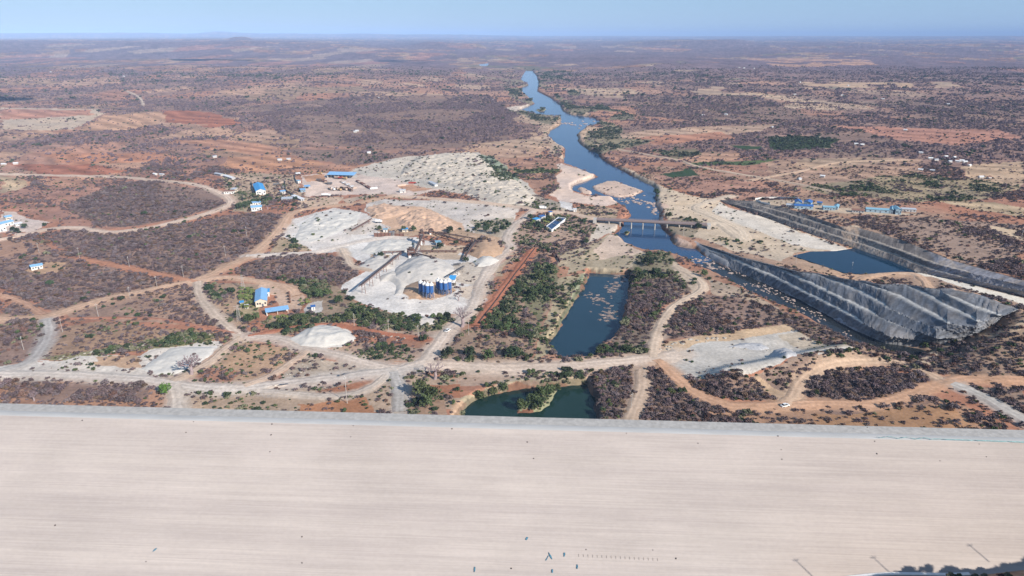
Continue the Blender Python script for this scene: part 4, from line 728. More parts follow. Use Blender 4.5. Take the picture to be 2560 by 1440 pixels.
for i in range(18):
    p, _ = facept(1447 + i * 11.6, 1392 + i * .62, .05)
    if bar is None: bar = q.build('steel_bar', RUST)
    else: bar = bar.copy(); sc.collection.objects.link(bar)
    bar.location = p; tag(bar, 'short steel bar in the level row low on the dam face', 'steel bar', 'row of steel bars on the dam face')
stones = [(206,1051),(484,1054),(465,1081),(680,1060),(678,1087),(675,1129),(883,1064),(877,1092),(1130,1072),(138,1313),(755,1342),(755,1407),(1278,1421),(1955,1148),(1953,1124),(1945,1090),(2192,1134),(2187,1103),(2448,1110),(2466,1142),(2350,1152),(1566,1083),(1465,1374),(1632,1375),(1334,1146),(1318,1105),(1745,1108),(365,1404),(1690,1396),(2168,1068)]
st0 = None
for i, (px, py) in enumerate(stones):
    p, _ = facept(px, py, 0)
    if st0 is None:
        bm = bmesh.new(); bmesh.ops.create_icosphere(bm, subdivisions=2, radius=.2)
        for v in bm.verts: v.co *= random.uniform(.75, 1.2); v.co.z *= .7
        me = bpy.data.meshes.new('loose_stone'); bm.to_mesh(me); bm.free(); st0 = o = link('loose_stone', me, DARK)
    else: o = st0.copy(); sc.collection.objects.link(o)
    o.location = p; s_ = random.uniform(.8, 1.5); o.scale = (s_, s_ * .8, s_); o.rotation_euler = (0, 0, random.uniform(0, 6)); tag(o, 'small dark stone lying on the pale dam face', 'stone', 'loose stones on the dam face')
net = MB(); rows = []
for i in range(46):
    f = i / 45; px = 2190 + f * 410; py = 1092 + 14 * f + 2.2 * math.sin(i * 1.3) * (f < .35); p, n3 = facept(px, py, .25)
    wdn = (.15 + .3 * f) * (1 if i % 9 else .4); rows.append((p, p + np.array([0, -.7, -.45]) * wdn + n3 * .1 * (i % 2)))
net.add([tuple(v) for r_ in rows for v in r_], [(2 * i, 2 * i + 1, 2 * i + 3, 2 * i + 2) for i in range(45)])
o = net.build('netting', TEAL); o.modifiers.new('thick', 'SOLIDIFY').thickness = .05
tag(o, 'strip of teal netting lying along the crest at right', 'netting')

# ------------------------------------------------------------------ heaps
HEAPS = []
def heap(name, px, slope, hmax, m_, lab, ct, rough=.5, ridge=0.0, step=1.0, seed=0):
    P = A(px)[:, :2]; lo, hi = P.min(0) - 3, P.max(0) + 3
    X, Y = np.meshgrid(np.arange(lo[0], hi[0], step), np.arange(lo[1], hi[1], step)); x, y = X.ravel(), Y.ravel()
    n = (fbm(x, y, 10, 301 + seed, 4) - .5)
    d = dline(x, y, P, True); ins = pip(x, y, P); d = np.where(ins, d, -d) + n * 5 * rough
    top = hmax * (.72 + .55 * fbm(x, y, 16, 311 + seed, 3))
    e = np.maximum(d, 0) * slope; h = top * (1 - np.exp(-e / np.maximum(top, .1) * 1.1)) + ((fbm(x, y, 3.2, 321 + seed, 4) - .5) * 1.3 + (.5 - np.abs(fbm(x, y, 11, 331 + seed, 3) - .5) * 5) * 1.1) * rough * ss(1, 6, d)
    z = H(x, y) + np.where(d > 0, h, -.5); HEAPS.append((lo, step, X.shape, np.where(d > 0, h, 0).reshape(X.shape)))
    ny_, nx_ = X.shape; I_ = np.arange(nx_ * ny_).reshape(ny_, nx_)
    Fq = np.stack([I_[:-1, :-1].ravel(), I_[:-1, 1:].ravel(), I_[1:, 1:].ravel(), I_[1:, :-1].ravel()], 1); Fq = Fq[(d[Fq] > -1.5).any(1)]
    u, inv = np.unique(Fq, return_inverse=True); V = np.column_stack([x, y, z])[u]; c = V.mean(0); c[2] = V[:, 2].min()
    o = link(name, npmesh(name, V - c, inv.reshape(-1, 4), None, True), m_); o.location = c; return tag(o, lab, ct, 'heaps of the crushing plant')
M_GRAV = mat('pale_gravel', (.50, .46, .415), .95, .14, .5); M_WHITE = mat('white_gravel', (.55, .515, .465), .95, .12, .5)
M_SAND = mat('brown_sand', (.40, .265, .175), .95, .2, .4); M_PEACH = mat('peach_earth', (.50, .335, .235), .95, .2, .35); M_DUMP = mat('spoil_rock', (.50, .43, .35), .95, .28, .22)
heap('gravel_heap', [(975,700),(990,672),(1020,648),(1060,640),(1100,648),(1125,660),(1152,684),(1122,706),(1080,716),(1030,712)], .6, 9, M_GRAV, 'large grey gravel heap under the branching conveyors', 'gravel heap', .5, seed=1)
heap('gravel_heap', [(893,668),(915,650),(940,638),(965,640),(990,655),(985,672),(940,678)], .5, 4.5, M_GRAV, 'grey gravel heap left of the crusher tower', 'gravel heap', .5, seed=2)
heap('sand_heap', [(1160,630),(1180,608),(1205,598),(1240,603),(1260,620),(1258,636),(1235,645),(1195,646)], .7, 9, M_SAND, 'tall brown sand heap by the plant road', 'sand heap', .3, seed=3)
heap('gravel_heap', [(722,848),(765,823),(800,813),(845,817),(880,832),(892,845),(865,858),(815,868),(750,868)], .5, 4.2, M_WHITE, 'white gravel heap beside the lower haul road', 'gravel heap', .7, seed=4)
heap('earth_heap', [(925,545),(915,520),(960,508),(1010,518),(1030,530),(990,540),(960,548)], .4, 3.5, M_PEACH, 'low peach earth heap at the left of the upper yard', 'earth heap', 1.2, seed=5)
heap('earth_heap', [(990,545),(1030,528),(1075,525),(1110,540),(1150,570),(1120,580),(1050,578),(1000,565)], .4, 6, M_PEACH, 'big peach earth heap with darker gullies behind the plant', 'earth heap', 1.6, seed=6)
heap('gravel_heap', [(900,628),(925,606),(975,597),(1035,604),(1052,618),(1010,634),(940,640)], .3, 2.2, M_WHITE, 'flat white gravel heap behind the crusher tower', 'gravel heap', .6, seed=7)
heap('sand_heap', [(1005,735),(1012,715),(1045,702),(1090,703),(1112,715),(1085,735),(1040,745)], .45, 4, M_SAND, 'low brown sand heap behind the silos', 'sand heap', .5, seed=8)
heap('gravel_heap', [(945,692),(985,678),(1008,692),(1020,712),(1002,738),(983,740),(992,715),(970,702),(950,704)], .45, 3.5, M_GRAV, 'curved gravel bank right of the long conveyor', 'gravel heap', .6, seed=9)
heap('spoil_heap', [(1000,438),(1010,415),(1040,396),(1110,386),(1190,384),(1232,418),(1245,442),(1290,450),(1338,494),(1325,514),(1245,508),(1200,494),(1160,480),(1120,462),(1060,448)], .5, 5.2, M_DUMP, 'broad pale spoil heap with rough flat top beyond the yard', 'spoil heap', 1.05, step=1.5, seed=10)
heap('gravel_heap', [(1925,893),(1935,876),(1960,868),(1985,876),(1990,890),(1965,900)], .6, 2.6, mat('grey_gravel', (.42, .41, .41), .95, .25, .8), 'small grey rubble heap on the quarry floor', 'gravel heap', .8, step=.6, seed=11)
heap('gravel_heap', [(1815,868),(1850,858),(1900,860),(1925,872),(1900,876),(1850,872)], .4, 1.2, mat('grey_gravel', (.42, .41, .41)), 'low line of grey rubble across the quarry floor', 'gravel heap', .8, step=.6, seed=12)
heap('gravel_heap', [(352,922),(385,895),(425,872),(480,866),(540,868),(525,890),(490,912),(440,935),(390,938)], .35, 1.6, M_WHITE, 'flat white gravel sheet by the leafless baobab at left', 'gravel heap', .4, seed=13)
heap('gravel_heap', [(1182,655),(1200,642),(1230,642),(1252,652),(1225,666),(1190,668)], .6, 4, M_WHITE, 'small white gravel heap in front of the brown sand heap', 'gravel heap', .4, step=.8, seed=14)
heap('gravel_heap', [(1010,808),(1035,792),(1085,790),(1120,802),(1080,812)], .45, 2, M_GRAV, 'low pale rubble heap at the yard edge below the silos', 'gravel heap', 1, step=.8, seed=15)
heap('gravel_heap', [(735,600),(750,560),(800,530),(860,524),(905,530),(890,560),(830,590),(780,605)], .2, 1.6, M_WHITE, 'wide white gravel sheet left of the upper yard', 'gravel heap', .9, step=1.4, seed=16)

# ------------------------------------------------------------------ bridge
ZB = 4.2
b0, b1 = atz(1492, 546.5, ZB), atz(1768, 560, ZB); bd = (b1 - b0)[:2]; BL = np.linalg.norm(bd); brz = math.atan2(bd[1], bd[0])
br = empty('bridge', (*((b0 + b1)[:2] / 2), 0), brz); tag(br, 'long low concrete bridge on pairs of piers across the blue river', 'bridge')
CON = mat('bridge_concrete', (.24, .19, .175), .9, .15, .6); CON2 = mat('pier_concrete', (.46, .43, .39), .9, .12, .6)
MB().box((0, 0, ZB - .5), (BL, 8.5, .5)).build('deck', mat('deck_surface', (.26, .195, .18), .9, .15, .6), br)
for s_ in (-1, 1):
    MB().box((0, s_ * 2.3, ZB - 1.5), (BL - 2, .8, .99)).build('girder', CON, br)
    q = MB().box((0, s_ * 4.0, ZB + .6), (BL, .2, .2))
    for k in range(43): q.box((-BL / 2 + 1 + k * (BL - 2) / 42, s_ * 4.0, ZB + .003), (.2, .2, .6))
    q.build('railing', CON, br)
for px in (1524, 1552, 1581, 1610, 1640, 1670, 1700, 1730):
    f = (px - 1492) / (1768 - 1492); xx = (f - .5) * BL; q = MB()
    for s_ in (-1, 1): q.tube([(xx, s_ * 2.3, -9), (xx, s_ * 2.3, ZB - 2.2)], .6, 10)
    q.box((xx, 0, ZB - 2.2), (1.3, 7.6, .68)); q.build('pier', CON2, br)
for s_ in (-1, 1):
    MB().box((s_ * (BL / 2 + 1.7), 0, -4), (3.4, 9.5, ZB + 3.9)).build('abutment', CON2, br)

# ------------------------------------------------------------------ silos
S_BLUE = mat('silo_blue', (.030, .105, .30), .45, .12, .8, spec=.4); S_WHITE = mat('silo_white', (.72, .71, .69), .6, .08, .8); S_LEG = mat('silo_steel', (.10, .15, .27), .6, .2, 1)
def make_silo():
    r = empty('silo', (0, 0, 0)); R_ = 1.65
    q = MB(); prof = [(.35, 2.6), (R_, 4.3), (R_, 9.6)]
    q.tube([(0, 0, z) for _, z in prof], [a for a, _ in prof], 18); q.build('body', S_BLUE, r)
    q = MB().tube([(0, 0, 9.62), (0, 0, 10.7), (0, 0, 11.15)], [R_ + .03, R_ + .03, .9], 18); q.box((.3, 0, 11.16), (1.0, .9, .9)); q.build('top', S_WHITE, r)
    q = MB()
    for k in range(20): q.beam((R_ * .98 - .15, -R_ * .35 - .9, .6 + k * .5), (R_ * .98 - .15, -R_ * .35 - .4, .6 + k * .5), .07, .07)
    for s_ in (-.9, -.4): q.beam((R_ * .98 - .15, -R_ * .35 + s_, .3), (R_ * .98 - .15, -R_ * .35 + s_, 11), .09, .09)
    q.build('ladder', S_WHITE, r)
    pts = [(a * 1.25, b * 1.25) for a, b in ((-1, -1), (1, -1), (1, 1), (-1, 1))]
    for a, b in pts: MB().box((a, b, -.6), (.26, .26, 5.4)).build('leg', S_LEG, r)
    q = MB()
    for i in range(4):
        a, b = pts[i], pts[(i + 1) % 4]; q.beam((*a, .5), (*b, 2.6), .12, .12); q.beam((*b, .5), (*a, 2.6), .12, .12); q.beam((*a, 2.7), (*b, 2.7), .16, .16)
    q.build('brace', S_LEG, r); return r
SIL = [(1053,738,'leftmost blue silo of the front cluster'),(1062,742,'second blue silo of the front cluster'),(1069.5,744,'third blue silo, middle of the front cluster'),(1079,744,'rightmost blue silo of the front cluster, with ladder'),
       (1096,733,'leftmost blue silo of the rear cluster'),(1104,736,'second blue silo of the rear cluster'),(1114,737,'third blue silo of the rear cluster'),(1124,734,'rightmost blue silo of the rear cluster, nearest the cabin')]
sil = make_silo(); ch = kids(sil)
for i, (px, py, lab) in enumerate(SIL):
    o = sil if i == 0 else copy_tree(sil, ch); p = at(px, py); o.location = p; o.rotation_euler = (0, 0, .2 * i)
    tag(o, lab + ' with white top and steel legs', 'silo', 'blue cement silos')

# ------------------------------------------------------------------ conveyors and plant
BELT = mat('belt_black', (.075, .068, .066), .9, .2, 1); GREYM = mat('belt_grey', (.16, .155, .16), .85, .2, 1); BRN = mat('conveyor_rust', (.20, .105, .08), .85, .25, 1)
def conveyor(pa, za, pb, zb, wd, lab, m_=BRN, legs=4, step_legs=True):
    a = np.append(at(*pa)[:2], 0); b = np.append(at(*pb)[:2], 0); a[2] = H(a[:1], a[1:2])[0] + za; b[2] = H(b[:1], b[1:2])[0] + zb
    r = empty('conveyor', (a[0], a[1], a[2] - za)); tag(r, lab, 'conveyor', 'conveyors of the crushing plant'); O = np.array(r.location)
    v = b - a; L = np.linalg.norm(v); t = v / L; nrm = np.array([-t[1], t[0], 0]); nrm /= np.linalg.norm(nrm)
    la, lb = a - O, b - O
    MB().beam(la + [0, 0, .35], lb + [0, 0, .35], wd * .8, .12).build('belt', BELT, r)
    q = MB(); n = max(3, int(L / 3))
    for s_ in (-1, 1):
        o_ = nrm * s_ * wd * .5; q.beam(la + o_ + [0, 0, .25], lb + o_ + [0, 0, .25], .22, .3); q.beam(la + o_ - [0, 0, .7], lb + o_ - [0, 0, .7], .16, .16)
        for k in range(n):
            p0, p1 = la + (lb - la) * k / n, la + (lb - la) * (k + 1) / n
            q.beam(p0 + o_ + [0, 0, .25], p1 + o_ - [0, 0, .7], .1, .1); q.beam(p1 + o_ + [0, 0, .25], p1 + o_ - [0, 0, .7], .1, .1)
    q.build('frame', m_, r)
    for k in range(legs):
        f = (k + .6) / legs if legs > 1 else .9; p = la + (lb - la) * f; g = H(np.array([p[0] + O[0]]), np.array([p[1] + O[1]]))[0] - O[2]
        if p[2] - g < 1.2: continue
        q = MB()
        for s_ in (-1, 1): q.beam(p + nrm * s_ * wd * .5 - [0, 0, .5], np.array([p[0], p[1], g - .5]) + nrm * s_ * wd * .75, .28, .28)
        q.beam(p + nrm * wd * .5 - [0, 0, (p[2] - g) * .6], p - nrm * wd * .5 - [0, 0, (p[2] - g) * .6], .15, .15); q.build('trestle', m_, r)
    return r
conveyor((1002,641), 3.5, (902,742), 8.5, 1.9, 'longest rusty conveyor slanting down left over the gravel bank', BRN, 6)
conveyor((1036,640), 2.5, (1058,612), 9.5, 1.8, 'steep conveyor rising from the crusher tower to the screen', BRN, 3)
conveyor((1030,640), 3, (1066,668), 6.0, 1.5, 'short conveyor reaching over the big gravel heap', BRN, 2)
conveyor((1036,641), 3, (1090,666), 7.0, 1.5, 'conveyor ending on tall legs above the big gravel heap', BRN, 3)
conveyor((1046,632), 1.6, (1142,632), 1.6, 1.4, 'low level conveyor running right from the crusher tower', BRN, 5)
conveyor((1157,652), 1.2, (1188,626), 8.0, 1.7, 'conveyor climbing the brown sand heap', BRN, 4)
conveyor((1081,585), 2.5, (1160,612), 3.0, 1.3, 'thin conveyor from the rear hopper to the sand heap', BRN, 5)
conveyor((1094,586), 2.5, (1188,610), 5.0, 1.3, 'thin upper conveyor from the rear hopper to the sand heap top', BRN, 5)
conveyor((1160,668), 1.0, (1124,706), 6.0, 1.5, 'grey covered conveyor feeding the blue roofed cabin', GREYM, 3)
conveyor((878,578), 1.0, (930,556), 4.0, 1.2, 'small dark conveyor on the upper white gravel', BRN, 3)
conveyor((1133,664), 1.0, (1152,663), 1.5, 1.6, 'short level feeder at the foot of the grey conveyor', GREYM, 2)
conveyor((1012,632), 1.5, (955,640), 3.5, 1.2, 'short conveyor left of the crusher tower over the grey heap', BRN, 3)
def tower(px, py, w_, h_, lab, nm='crusher_tower', floors=3):
    p = at(px, py); r = empty(nm, p, .3); tag(r, lab, 'crusher'); q = MB()
    for a in (-1, 1):
        for b in (-1, 1): q.box((a * w_ / 2, b * w_ / 2, -.5), (.35, .35, h_ + .5))
    for k in range(1, floors + 1):
        z = h_ * k / floors; q.box((0, 0, z - .25), (w_ + .8, w_ + .8, .25))
        for a in (-1, 1): q.beam((a * w_ / 2, -w_ / 2, z - h_ / floors), (a * w_ / 2, w_ / 2, z), .15, .15); q.beam((-w_ / 2, a * w_ / 2, z - h_ / floors), (w_ / 2, a * w_ / 2, z), .15, .15)
    q.build('frame', BRN, r)
    MB().box((0, 0, h_ * .68), (w_ * .8, w_ * .7, h_ * .25), 0, .8).build('crusher_body', mat('machine_grey', (.22, .21, .21), .7, .25, 1), r)
    MB().box((.2, .1, h_ + .003), (w_ * .5, w_ * .9, h_ * .16), 0, 1.4).build('hopper', RUST, r)
    MB().box((-w_ * .3, -w_ * .55, .1), (w_ * .4, w_ * .3, h_ * .3)).build('control_panel', S_WHITE, r)
tower(1028, 642, 5.5, 7, 'dark crusher tower where the conveyors meet', floors=3)
tower(1055, 610, 4, 11, 'tall dark screen tower behind the crusher tower', 'screen_tower', 4)
tower(1078, 585, 4, 4.5, 'small rusty hopper station behind the thin conveyors', 'hopper_station', 2)
p = at(972, 592); fs = empty('feed_station', p, -.02); tag(fs, 'dark timber walled feed station with posts behind the flat white heap', 'feed station')
q = MB()
for k in range(9): q.box((-14 + k * 3.5, 0, -.5), (.35, .35, 5.2))
q.build('post', RUST, fs); MB().box((-6, .4, -.4), (16, .3, 4)).build('left_wall', BRN, fs); MB().box((10, .4, -.4), (9, .3, 3.6)).build('right_wall', BRN, fs); MB().box((2.5, 3, 0), (4.5, 4, 4.2), 0, 1.1).build('hopper', mat('machine_grey', (.22, .21, .21)), fs)

# ------------------------------------------------------------------ buildings
RB = mat('roof_bright_blue', (.05, .30, .62), .5, .2, .9, spec=.4); RL = mat('roof_light_blue', (.22, .42, .66), .5, .2, .9, spec=.4); RD = mat('roof_deep_blue', (.04, .13, .36), .5, .2, .9, spec=.4)
RT = mat('roof_cyan', (.20, .37, .47), .5, .2, .9); RG = mat('roof_grey', (.45, .47, .50), .5, .12, .6, spec=.4); RW_ = mat('roof_white', (.72, .72, .72), .5, .08, .6); RR = mat('roof_rust', (.25, .13, .09), .8, .25, .6)
WW = mat('wall_white', (.68, .66, .62), .9, .08, .5); WC = mat('wall_cream', (.62, .54, .43), .9, .1, .5); WT = mat('wall_blue', (.27, .36, .42), .8, .1, .5); WG = mat('wall_grey', (.42, .41, .40), .9, .12, .5)
PANE = mat('window_glass', (.03, .04, .05), .2, .2, 1, spec=.5); DOORM = mat('door_paint', (.12, .13, .16), .7, .2, 1)
def house(pa, pb, depth, hw, roof, m_r, m_w, lab, nm='house', ct='house', ridge='along', rise=1.2, detail=True, group=None, front_open=False):
    a, b = at(*pa), at(*pb); d = (b - a)[:2]; L = np.linalg.norm(d); rz = math.atan2(d[1], d[0]); z0 = min(a[2], b[2])
    c = (a + b)[:2] / 2 + np.array([-d[1], d[0]]) / L * depth / 2
    r = empty(nm, (c[0], c[1], z0), rz); tag(r, lab, ct, group); ov = .5
    wl = MB()
    if front_open:
        wl.box((0, depth / 2 - .15, -.5), (L, .3, hw + .5)); wl.box((-L / 2 + .15, -.15, -.5), (.298, depth - .31, hw + .5))
        for k in range(int(L / 5) + 1): wl.box((-L / 2 + .4 + k * (L - .8) / max(1, int(L / 5)), -depth / 2 + .2, -.5), (.25, .25, hw + .5))
    else: wl.box((0, 0, -.5), (L, depth, hw + .5))
    q = MB(); X, Y = L / 2 + ov, depth / 2 + ov
    if roof == 'gable':
        if ridge == 'along': V = [(-X, -Y, hw), (X, -Y, hw), (X, Y, hw), (-X, Y, hw), (-X, 0, hw + rise), (X, 0, hw + rise)]; Fq = [(0, 1, 5, 4), (2, 3, 4, 5)]; wl.add([(-L / 2, -depth / 2, hw), (-L / 2, depth / 2, hw), (-L / 2, 0, hw + rise - .06), (L / 2, -depth / 2, hw), (L / 2, depth / 2, hw), (L / 2, 0, hw + rise - .06)], [(0, 1, 2), (4, 3, 5)])
        else: V = [(-X, -Y, hw), (X, -Y, hw), (X, Y, hw), (-X, Y, hw), (0, -Y, hw + rise), (0, Y, hw + rise)]; Fq = [(0, 4, 5, 3), (4, 1, 2, 5)]; wl.add([(-L / 2, -depth / 2, hw), (L / 2, -depth / 2, hw), (0, -depth / 2, hw + rise - .06), (-L / 2, depth / 2, hw), (L / 2, depth / 2, hw), (0, depth / 2, hw + rise - .06)], [(0, 1, 2), (4, 3, 5)])
    else: V = [(-X, -Y, hw + .05), (X, -Y, hw + .05), (X, Y, hw + rise), (-X, Y, hw + rise)]; Fq = [(0, 1, 2, 3)]
    wl.build('wall', m_w, r); q.add(V, Fq); o = q.build('roof', m_r, r); s_ = o.modifiers.new('thick', 'SOLIDIFY'); s_.thickness = .12; s_.offset = 1
    if detail and not front_open:
        MB().box((L * .12, -depth / 2 - .03, 0), (min(1.2, L * .2), .08, min(2.1, hw * .8))).build('door', DOORM, r)
        for f in (-.32, -.1, .36): 
            if L > 4: MB().box((L * f, -depth / 2 - .03, hw * .4), (min(1.4, L * .14), .07, hw * .32)).build('window', PANE, r)
    return r
house((641,488), (665,486), 44, 5, 'gable', RB, WW, 'bright blue gabled warehouse with white front in the left compound', 'warehouse', 'warehouse', 'away', 2.2)
house((818,445), (885,447), 11, 4.5, 'shed', RL, WG, 'long open blue roofed workshop at the back of the dirt yard', 'workshop', 'workshop', rise=2.2, front_open=True)
house((640,768), (668,765), 24, 4.2, 'gable', RL, WC, 'light blue gabled hall with cream front in the fenced compound', 'hall', 'hall', 'away', 1.8)
house((664,742), (674,741), 5.5, 3.6, 'shed', RB, WW, 'small deeper blue annex against the light blue hall', 'annex', 'annex', rise=.6)
house((667,790), (722,782), 5, 2.8, 'shed', RL, WW, 'long low light blue roof building below the light blue hall', 'canteen', 'building', rise=.9, front_open=True)
house((779,776), (788,775), 2.6, 2.5, 'shed', RD, WW, 'tiny white guard cabin with dark blue roof right of the compound', 'guard_cabin', 'cabin', rise=.3)
house((601,764), (609,763), 2.5, 2.2, 'shed', RB, WG, 'tiny bright blue hut among the banana plants', 'hut', 'hut', rise=.3)
house((613,772), (621,771), 2.5, 2.0, 'shed', RW_, WW, 'small white tank hut beside the banana plants', 'hut', 'hut', rise=.2)
house((79,676), (108,671), 6, 2.9, 'gable', RL, WW, 'lone white house with pale blue roof in a clearing at left', 'house', 'house', 'along', 1.0)
house((-14,582), (17,576), 9, 4, 'gable', RW_, WW, 'white roofed building at the left edge of the picture', 'house', 'house', 'along', 1.4)
house((4,569), (36,561), 7, 3.5, 'gable', RL, WW, 'blue roofed building behind the white one at the left edge', 'house', 'house', 'along', 1.3)
house((16,552), (32,549), 6, 3.5, 'gable', RL, WC, 'rear small blue roofed house among trees at the left edge', 'house', 'house', 'along', 1.2)
house((40,566), (57,563), 4, 2.4, 'shed', RW_, WW, 'low white shed beside the dark tree at left', 'shed', 'shed', rise=.4)
house((629,528), (655,526), 7, 4, 'gable', RL, WW, 'blue roofed white house among dark trees in the left compound', 'house', 'house', 'along', 1.3)
house((626,514), (652,512), 4, 3, 'shed', RL, WW, 'blue lean-to behind the house among dark trees', 'shed', 'shed', rise=.6)
house((560,486), (585,485), 6, 3.4, 'shed', RR, WW, 'white walled unfinished building with rust roof by the road bend', 'house', 'house', rise=.4)
house((586,481), (595,477), 5, 3.6, 'shed', RG, WC, 'small cream building next to the unfinished one', 'house', 'house', rise=.4)
house((558,443), (580,450), 5, 2.6, 'gable', RW_, WG, 'long white roofed shed at the far left of the compound', 'shed', 'shed', 'along', .8)
house((536,438), (552,441), 5, 2.6, 'gable', RG, WG, 'grey roofed shed beyond the long white one', 'shed', 'shed', 'along', .8)
house((704,502), (730,501), 8, 2.2, 'shed', RG, WG, 'low grey roofed shelter in front of the parked machines', 'shelter', 'shelter', rise=.5)
house((729,493), (753,503), 4, 2.2, 'shed', RW_, WG, 'long pale roofed shelter set at an angle by the fence', 'shelter', 'shelter', rise=.4)
house((702,484), (714,483), 6, 2.6, 'shed', RL, WW, 'pale container office in the left compound', 'site_office', 'office', rise=.3)
house((745,458), (752,457), 5, 3, 'shed', RT, WW, 'small white office at the corner of the dirt yard', 'site_office', 'office', rise=.3)
house((763,473), (776,472), 8, 3, 'shed', RL, WG, 'blue lean-to with dark open front in the dirt yard', 'lean_to', 'shelter', rise=.5, front_open=True)
house((752,481), (764,480), 7, 3, 'shed', RL, WT, 'faded blue block store at the left of the dirt yard', 'store', 'store', rise=.4)
house((1000,482), (1014,481), 5, 3, 'gable', RG, WW, 'small grey and white shed at the right of the dirt yard', 'shed', 'shed', 'along', .8)
house((1071,458), (1087,466), 4, 2.4, 'shed', RG, WW, 'long grey container at the red end of the dirt yard', 'container', 'container', rise=.1)
house((1091,615), (1103,614), 5, 3.2, 'shed', RT, WG, 'teal roofed open canopy behind the gravel plant', 'canopy', 'canopy', rise=.5, front_open=True)
house((1006,580), (1020,579), 4, 2.6, 'shed', RB, WC, 'blue roofed hut by the bright green bushes behind the plant', 'hut', 'hut', rise=.4)
house((958,580), (968,580), 3, 2.4, 'shed', RT, WW, 'tiny teal hut left of the feed station', 'hut', 'hut', rise=.3)
house((1341,556), (1351,553), 5, 2.8, 'shed', RB, WW, 'bright blue roofed hut near the dark water tank', 'hut', 'hut', rise=.4)
house((1354,549), (1364,546), 4, 2.8, 'shed', RD, WW, 'dark blue roofed hut behind the water tank', 'hut', 'hut', rise=.4)
house((1374,541), (1381,540), 3, 4.5, 'shed', RD, WC, 'tall cream pump house with blue top by the water tank', 'pump_house', 'pump house', rise=.3)
house((1363,539), (1373,537), 4, 2.4, 'gable', RR, WC, 'rust roofed hut behind the water tank', 'hut', 'hut', 'along', .7)
house((1434,530), (1441,530), 3, 3, 'shed', RW_, WW, 'white box cabin on the pale patch near the bridge', 'cabin', 'cabin', rise=.2)
# the right bank compounds
house((1986,522), (2032,524), 7, 3.4, 'gable', RD, WT, 'long deep blue front building of the right bank compound', 'building', 'building', 'along', 1.2)
house((1988,515), (2004,516), 11, 4, 'gable', RD, WT, 'deep blue gabled building, left of the pair in the right bank compound', 'building', 'building', 'away', 1.8)
house((2008,515), (2026,517), 11, 4, 'gable', RD, WT, 'deep blue gabled building, right of the pair in the right bank compound', 'building', 'building', 'away', 1.8)
house((1965,518), (1984,520), 5, 2.6, 'shed', RG, WW, 'small white sheds at the left of the deep blue buildings', 'shed', 'shed', rise=.5)
house((2042,513), (2054,514), 5, 3, 'gable', RD, WT, 'small dark blue shed between the two compounds', 'shed', 'shed', 'along', .8)
house((2058,525), (2088,526), 6, 3, 'gable', RT, WT, 'teal roofed building set apart from the deep blue ones', 'building', 'building', 'along', 1.0)
house((2084,524), (2094,525), 12, 3, 'gable', RT, WT, 'teal wing at the right of the detached teal building', 'building', 'building', 'away', 1.0)
house((2165,530), (2222,534), 6, 3.4, 'gable', RT, WT, 'long teal building at the far right compound', 'building', 'building', 'along', 1.2)
house((2223,534), (2232,535), 16, 4, 'gable', RT, WT, 'teal wing on the right end of the long teal building', 'building', 'building', 'away', 1.3)
house((2238,536), (2252,537), 14, 5, 'gable', RT, WT, 'tall teal block at the right end of the far right compound', 'building', 'building', 'away', 1.4)
house((2130,531), (2160,533), 6, 2.4, 'shed', RR, WG, 'low brown roofed sheds left of the long teal building', 'shed', 'shed', rise=.5)
house((2255,528), (2290,531), 5, 2.8, 'shed', RG, WG, 'grey roofed shed at the extreme right of the compounds', 'shed', 'shed', rise=.5)
def wallrun(pts, h_, m_, lab, nm='fence', posts=False):
    P = [at(*p) for p in pts]; c = P[0].copy(); r = empty(nm, c); tag(r, lab, nm); q = MB(); qp = MB()
    for a, b in zip(P[:-1], P[1:]):
        n = max(1, int(np.linalg.norm(b - a) / 5))
        for k in range(n):
            u, v = a + (b - a) * k / n, a + (b - a) * (k + 1) / n
            for w_ in (u, v): w_[2] = H(w_[:1], w_[1:2])[0]
            q.beam(u - c + [0, 0, h_ / 2 - .1], v - c + [0, 0, h_ / 2 - .1], .18, h_); qp.box(tuple(u - c + [0, 0, -.3]), (.3, .3, h_ + .5))
    q.build('panel', m_, r); qp.build('post', m_, r)
wallrun([(1888,500),(1905,497),(1945,496),(1995,498)], 2.2, WW, 'white wall along the back of the right bank compound', 'wall')
wallrun([(1890,503),(1902,509),(1925,512)], 2.2, WW, 'short pale wall at the left corner of the right bank compound', 'wall')
wallrun([(712,452),(715,478),(733,490),(758,503)], 2.4, GREYM, 'dark fence between the left compound and the dirt yard', 'fence')
wallrun([(629,456),(634,484)], 3, GREYM, 'dark screen fence left of the bright blue warehouse', 'fence')
wallrun([(737,438),(738,450),(745,460)], 2.4, GREYM, 'dark fence at the upper left corner of the dirt yard', 'fence')
wallrun([(606,490),(608,503)], 3, GREYM, 'short dark screen fence behind the trees of the left compound', 'fence')
wallrun([(1385,618),(1388,636),(1400,656)], 2.2, BRN, 'curved dark wall left of the sandy bank above the long pond', 'wall')
# cabin on legs over the batching plant
p = at(1132, 717); cb = empty('batching_cabin', p, -.1); tag(cb, 'blue roofed white cabin on steel legs behind the rear silos', 'cabin'); q = MB()
for a in (-1, 1):
    for b in (-1, 1): q.box((a * 1.7, b * 2.2, -.5), (.3, .3, 4.7))
q.build('leg', RUST, cb); MB().box((0, 0, 4.2), (4, 5.4, 2.8)).build('wall', S_WHITE, cb); q = MB(); q.add([(-2.6, -3.3, 7.05), (2.6, -3.3, 7.05), (2.6, 3.3, 8.3), (-2.6, 3.3, 8.3)], [(0, 1, 2, 3)]); o = q.build('roof', RB, cb); o.modifiers.new('thick', 'SOLIDIFY').thickness = .15
MB().box((0, 0, 1.2), (2, 2.4, 2.9), 0, 1.3).build('mixer', GREYM, cb); MB().box((-.5, -2.73, 5.2), (1.8, .06, 1)).build('window', PANE, cb)
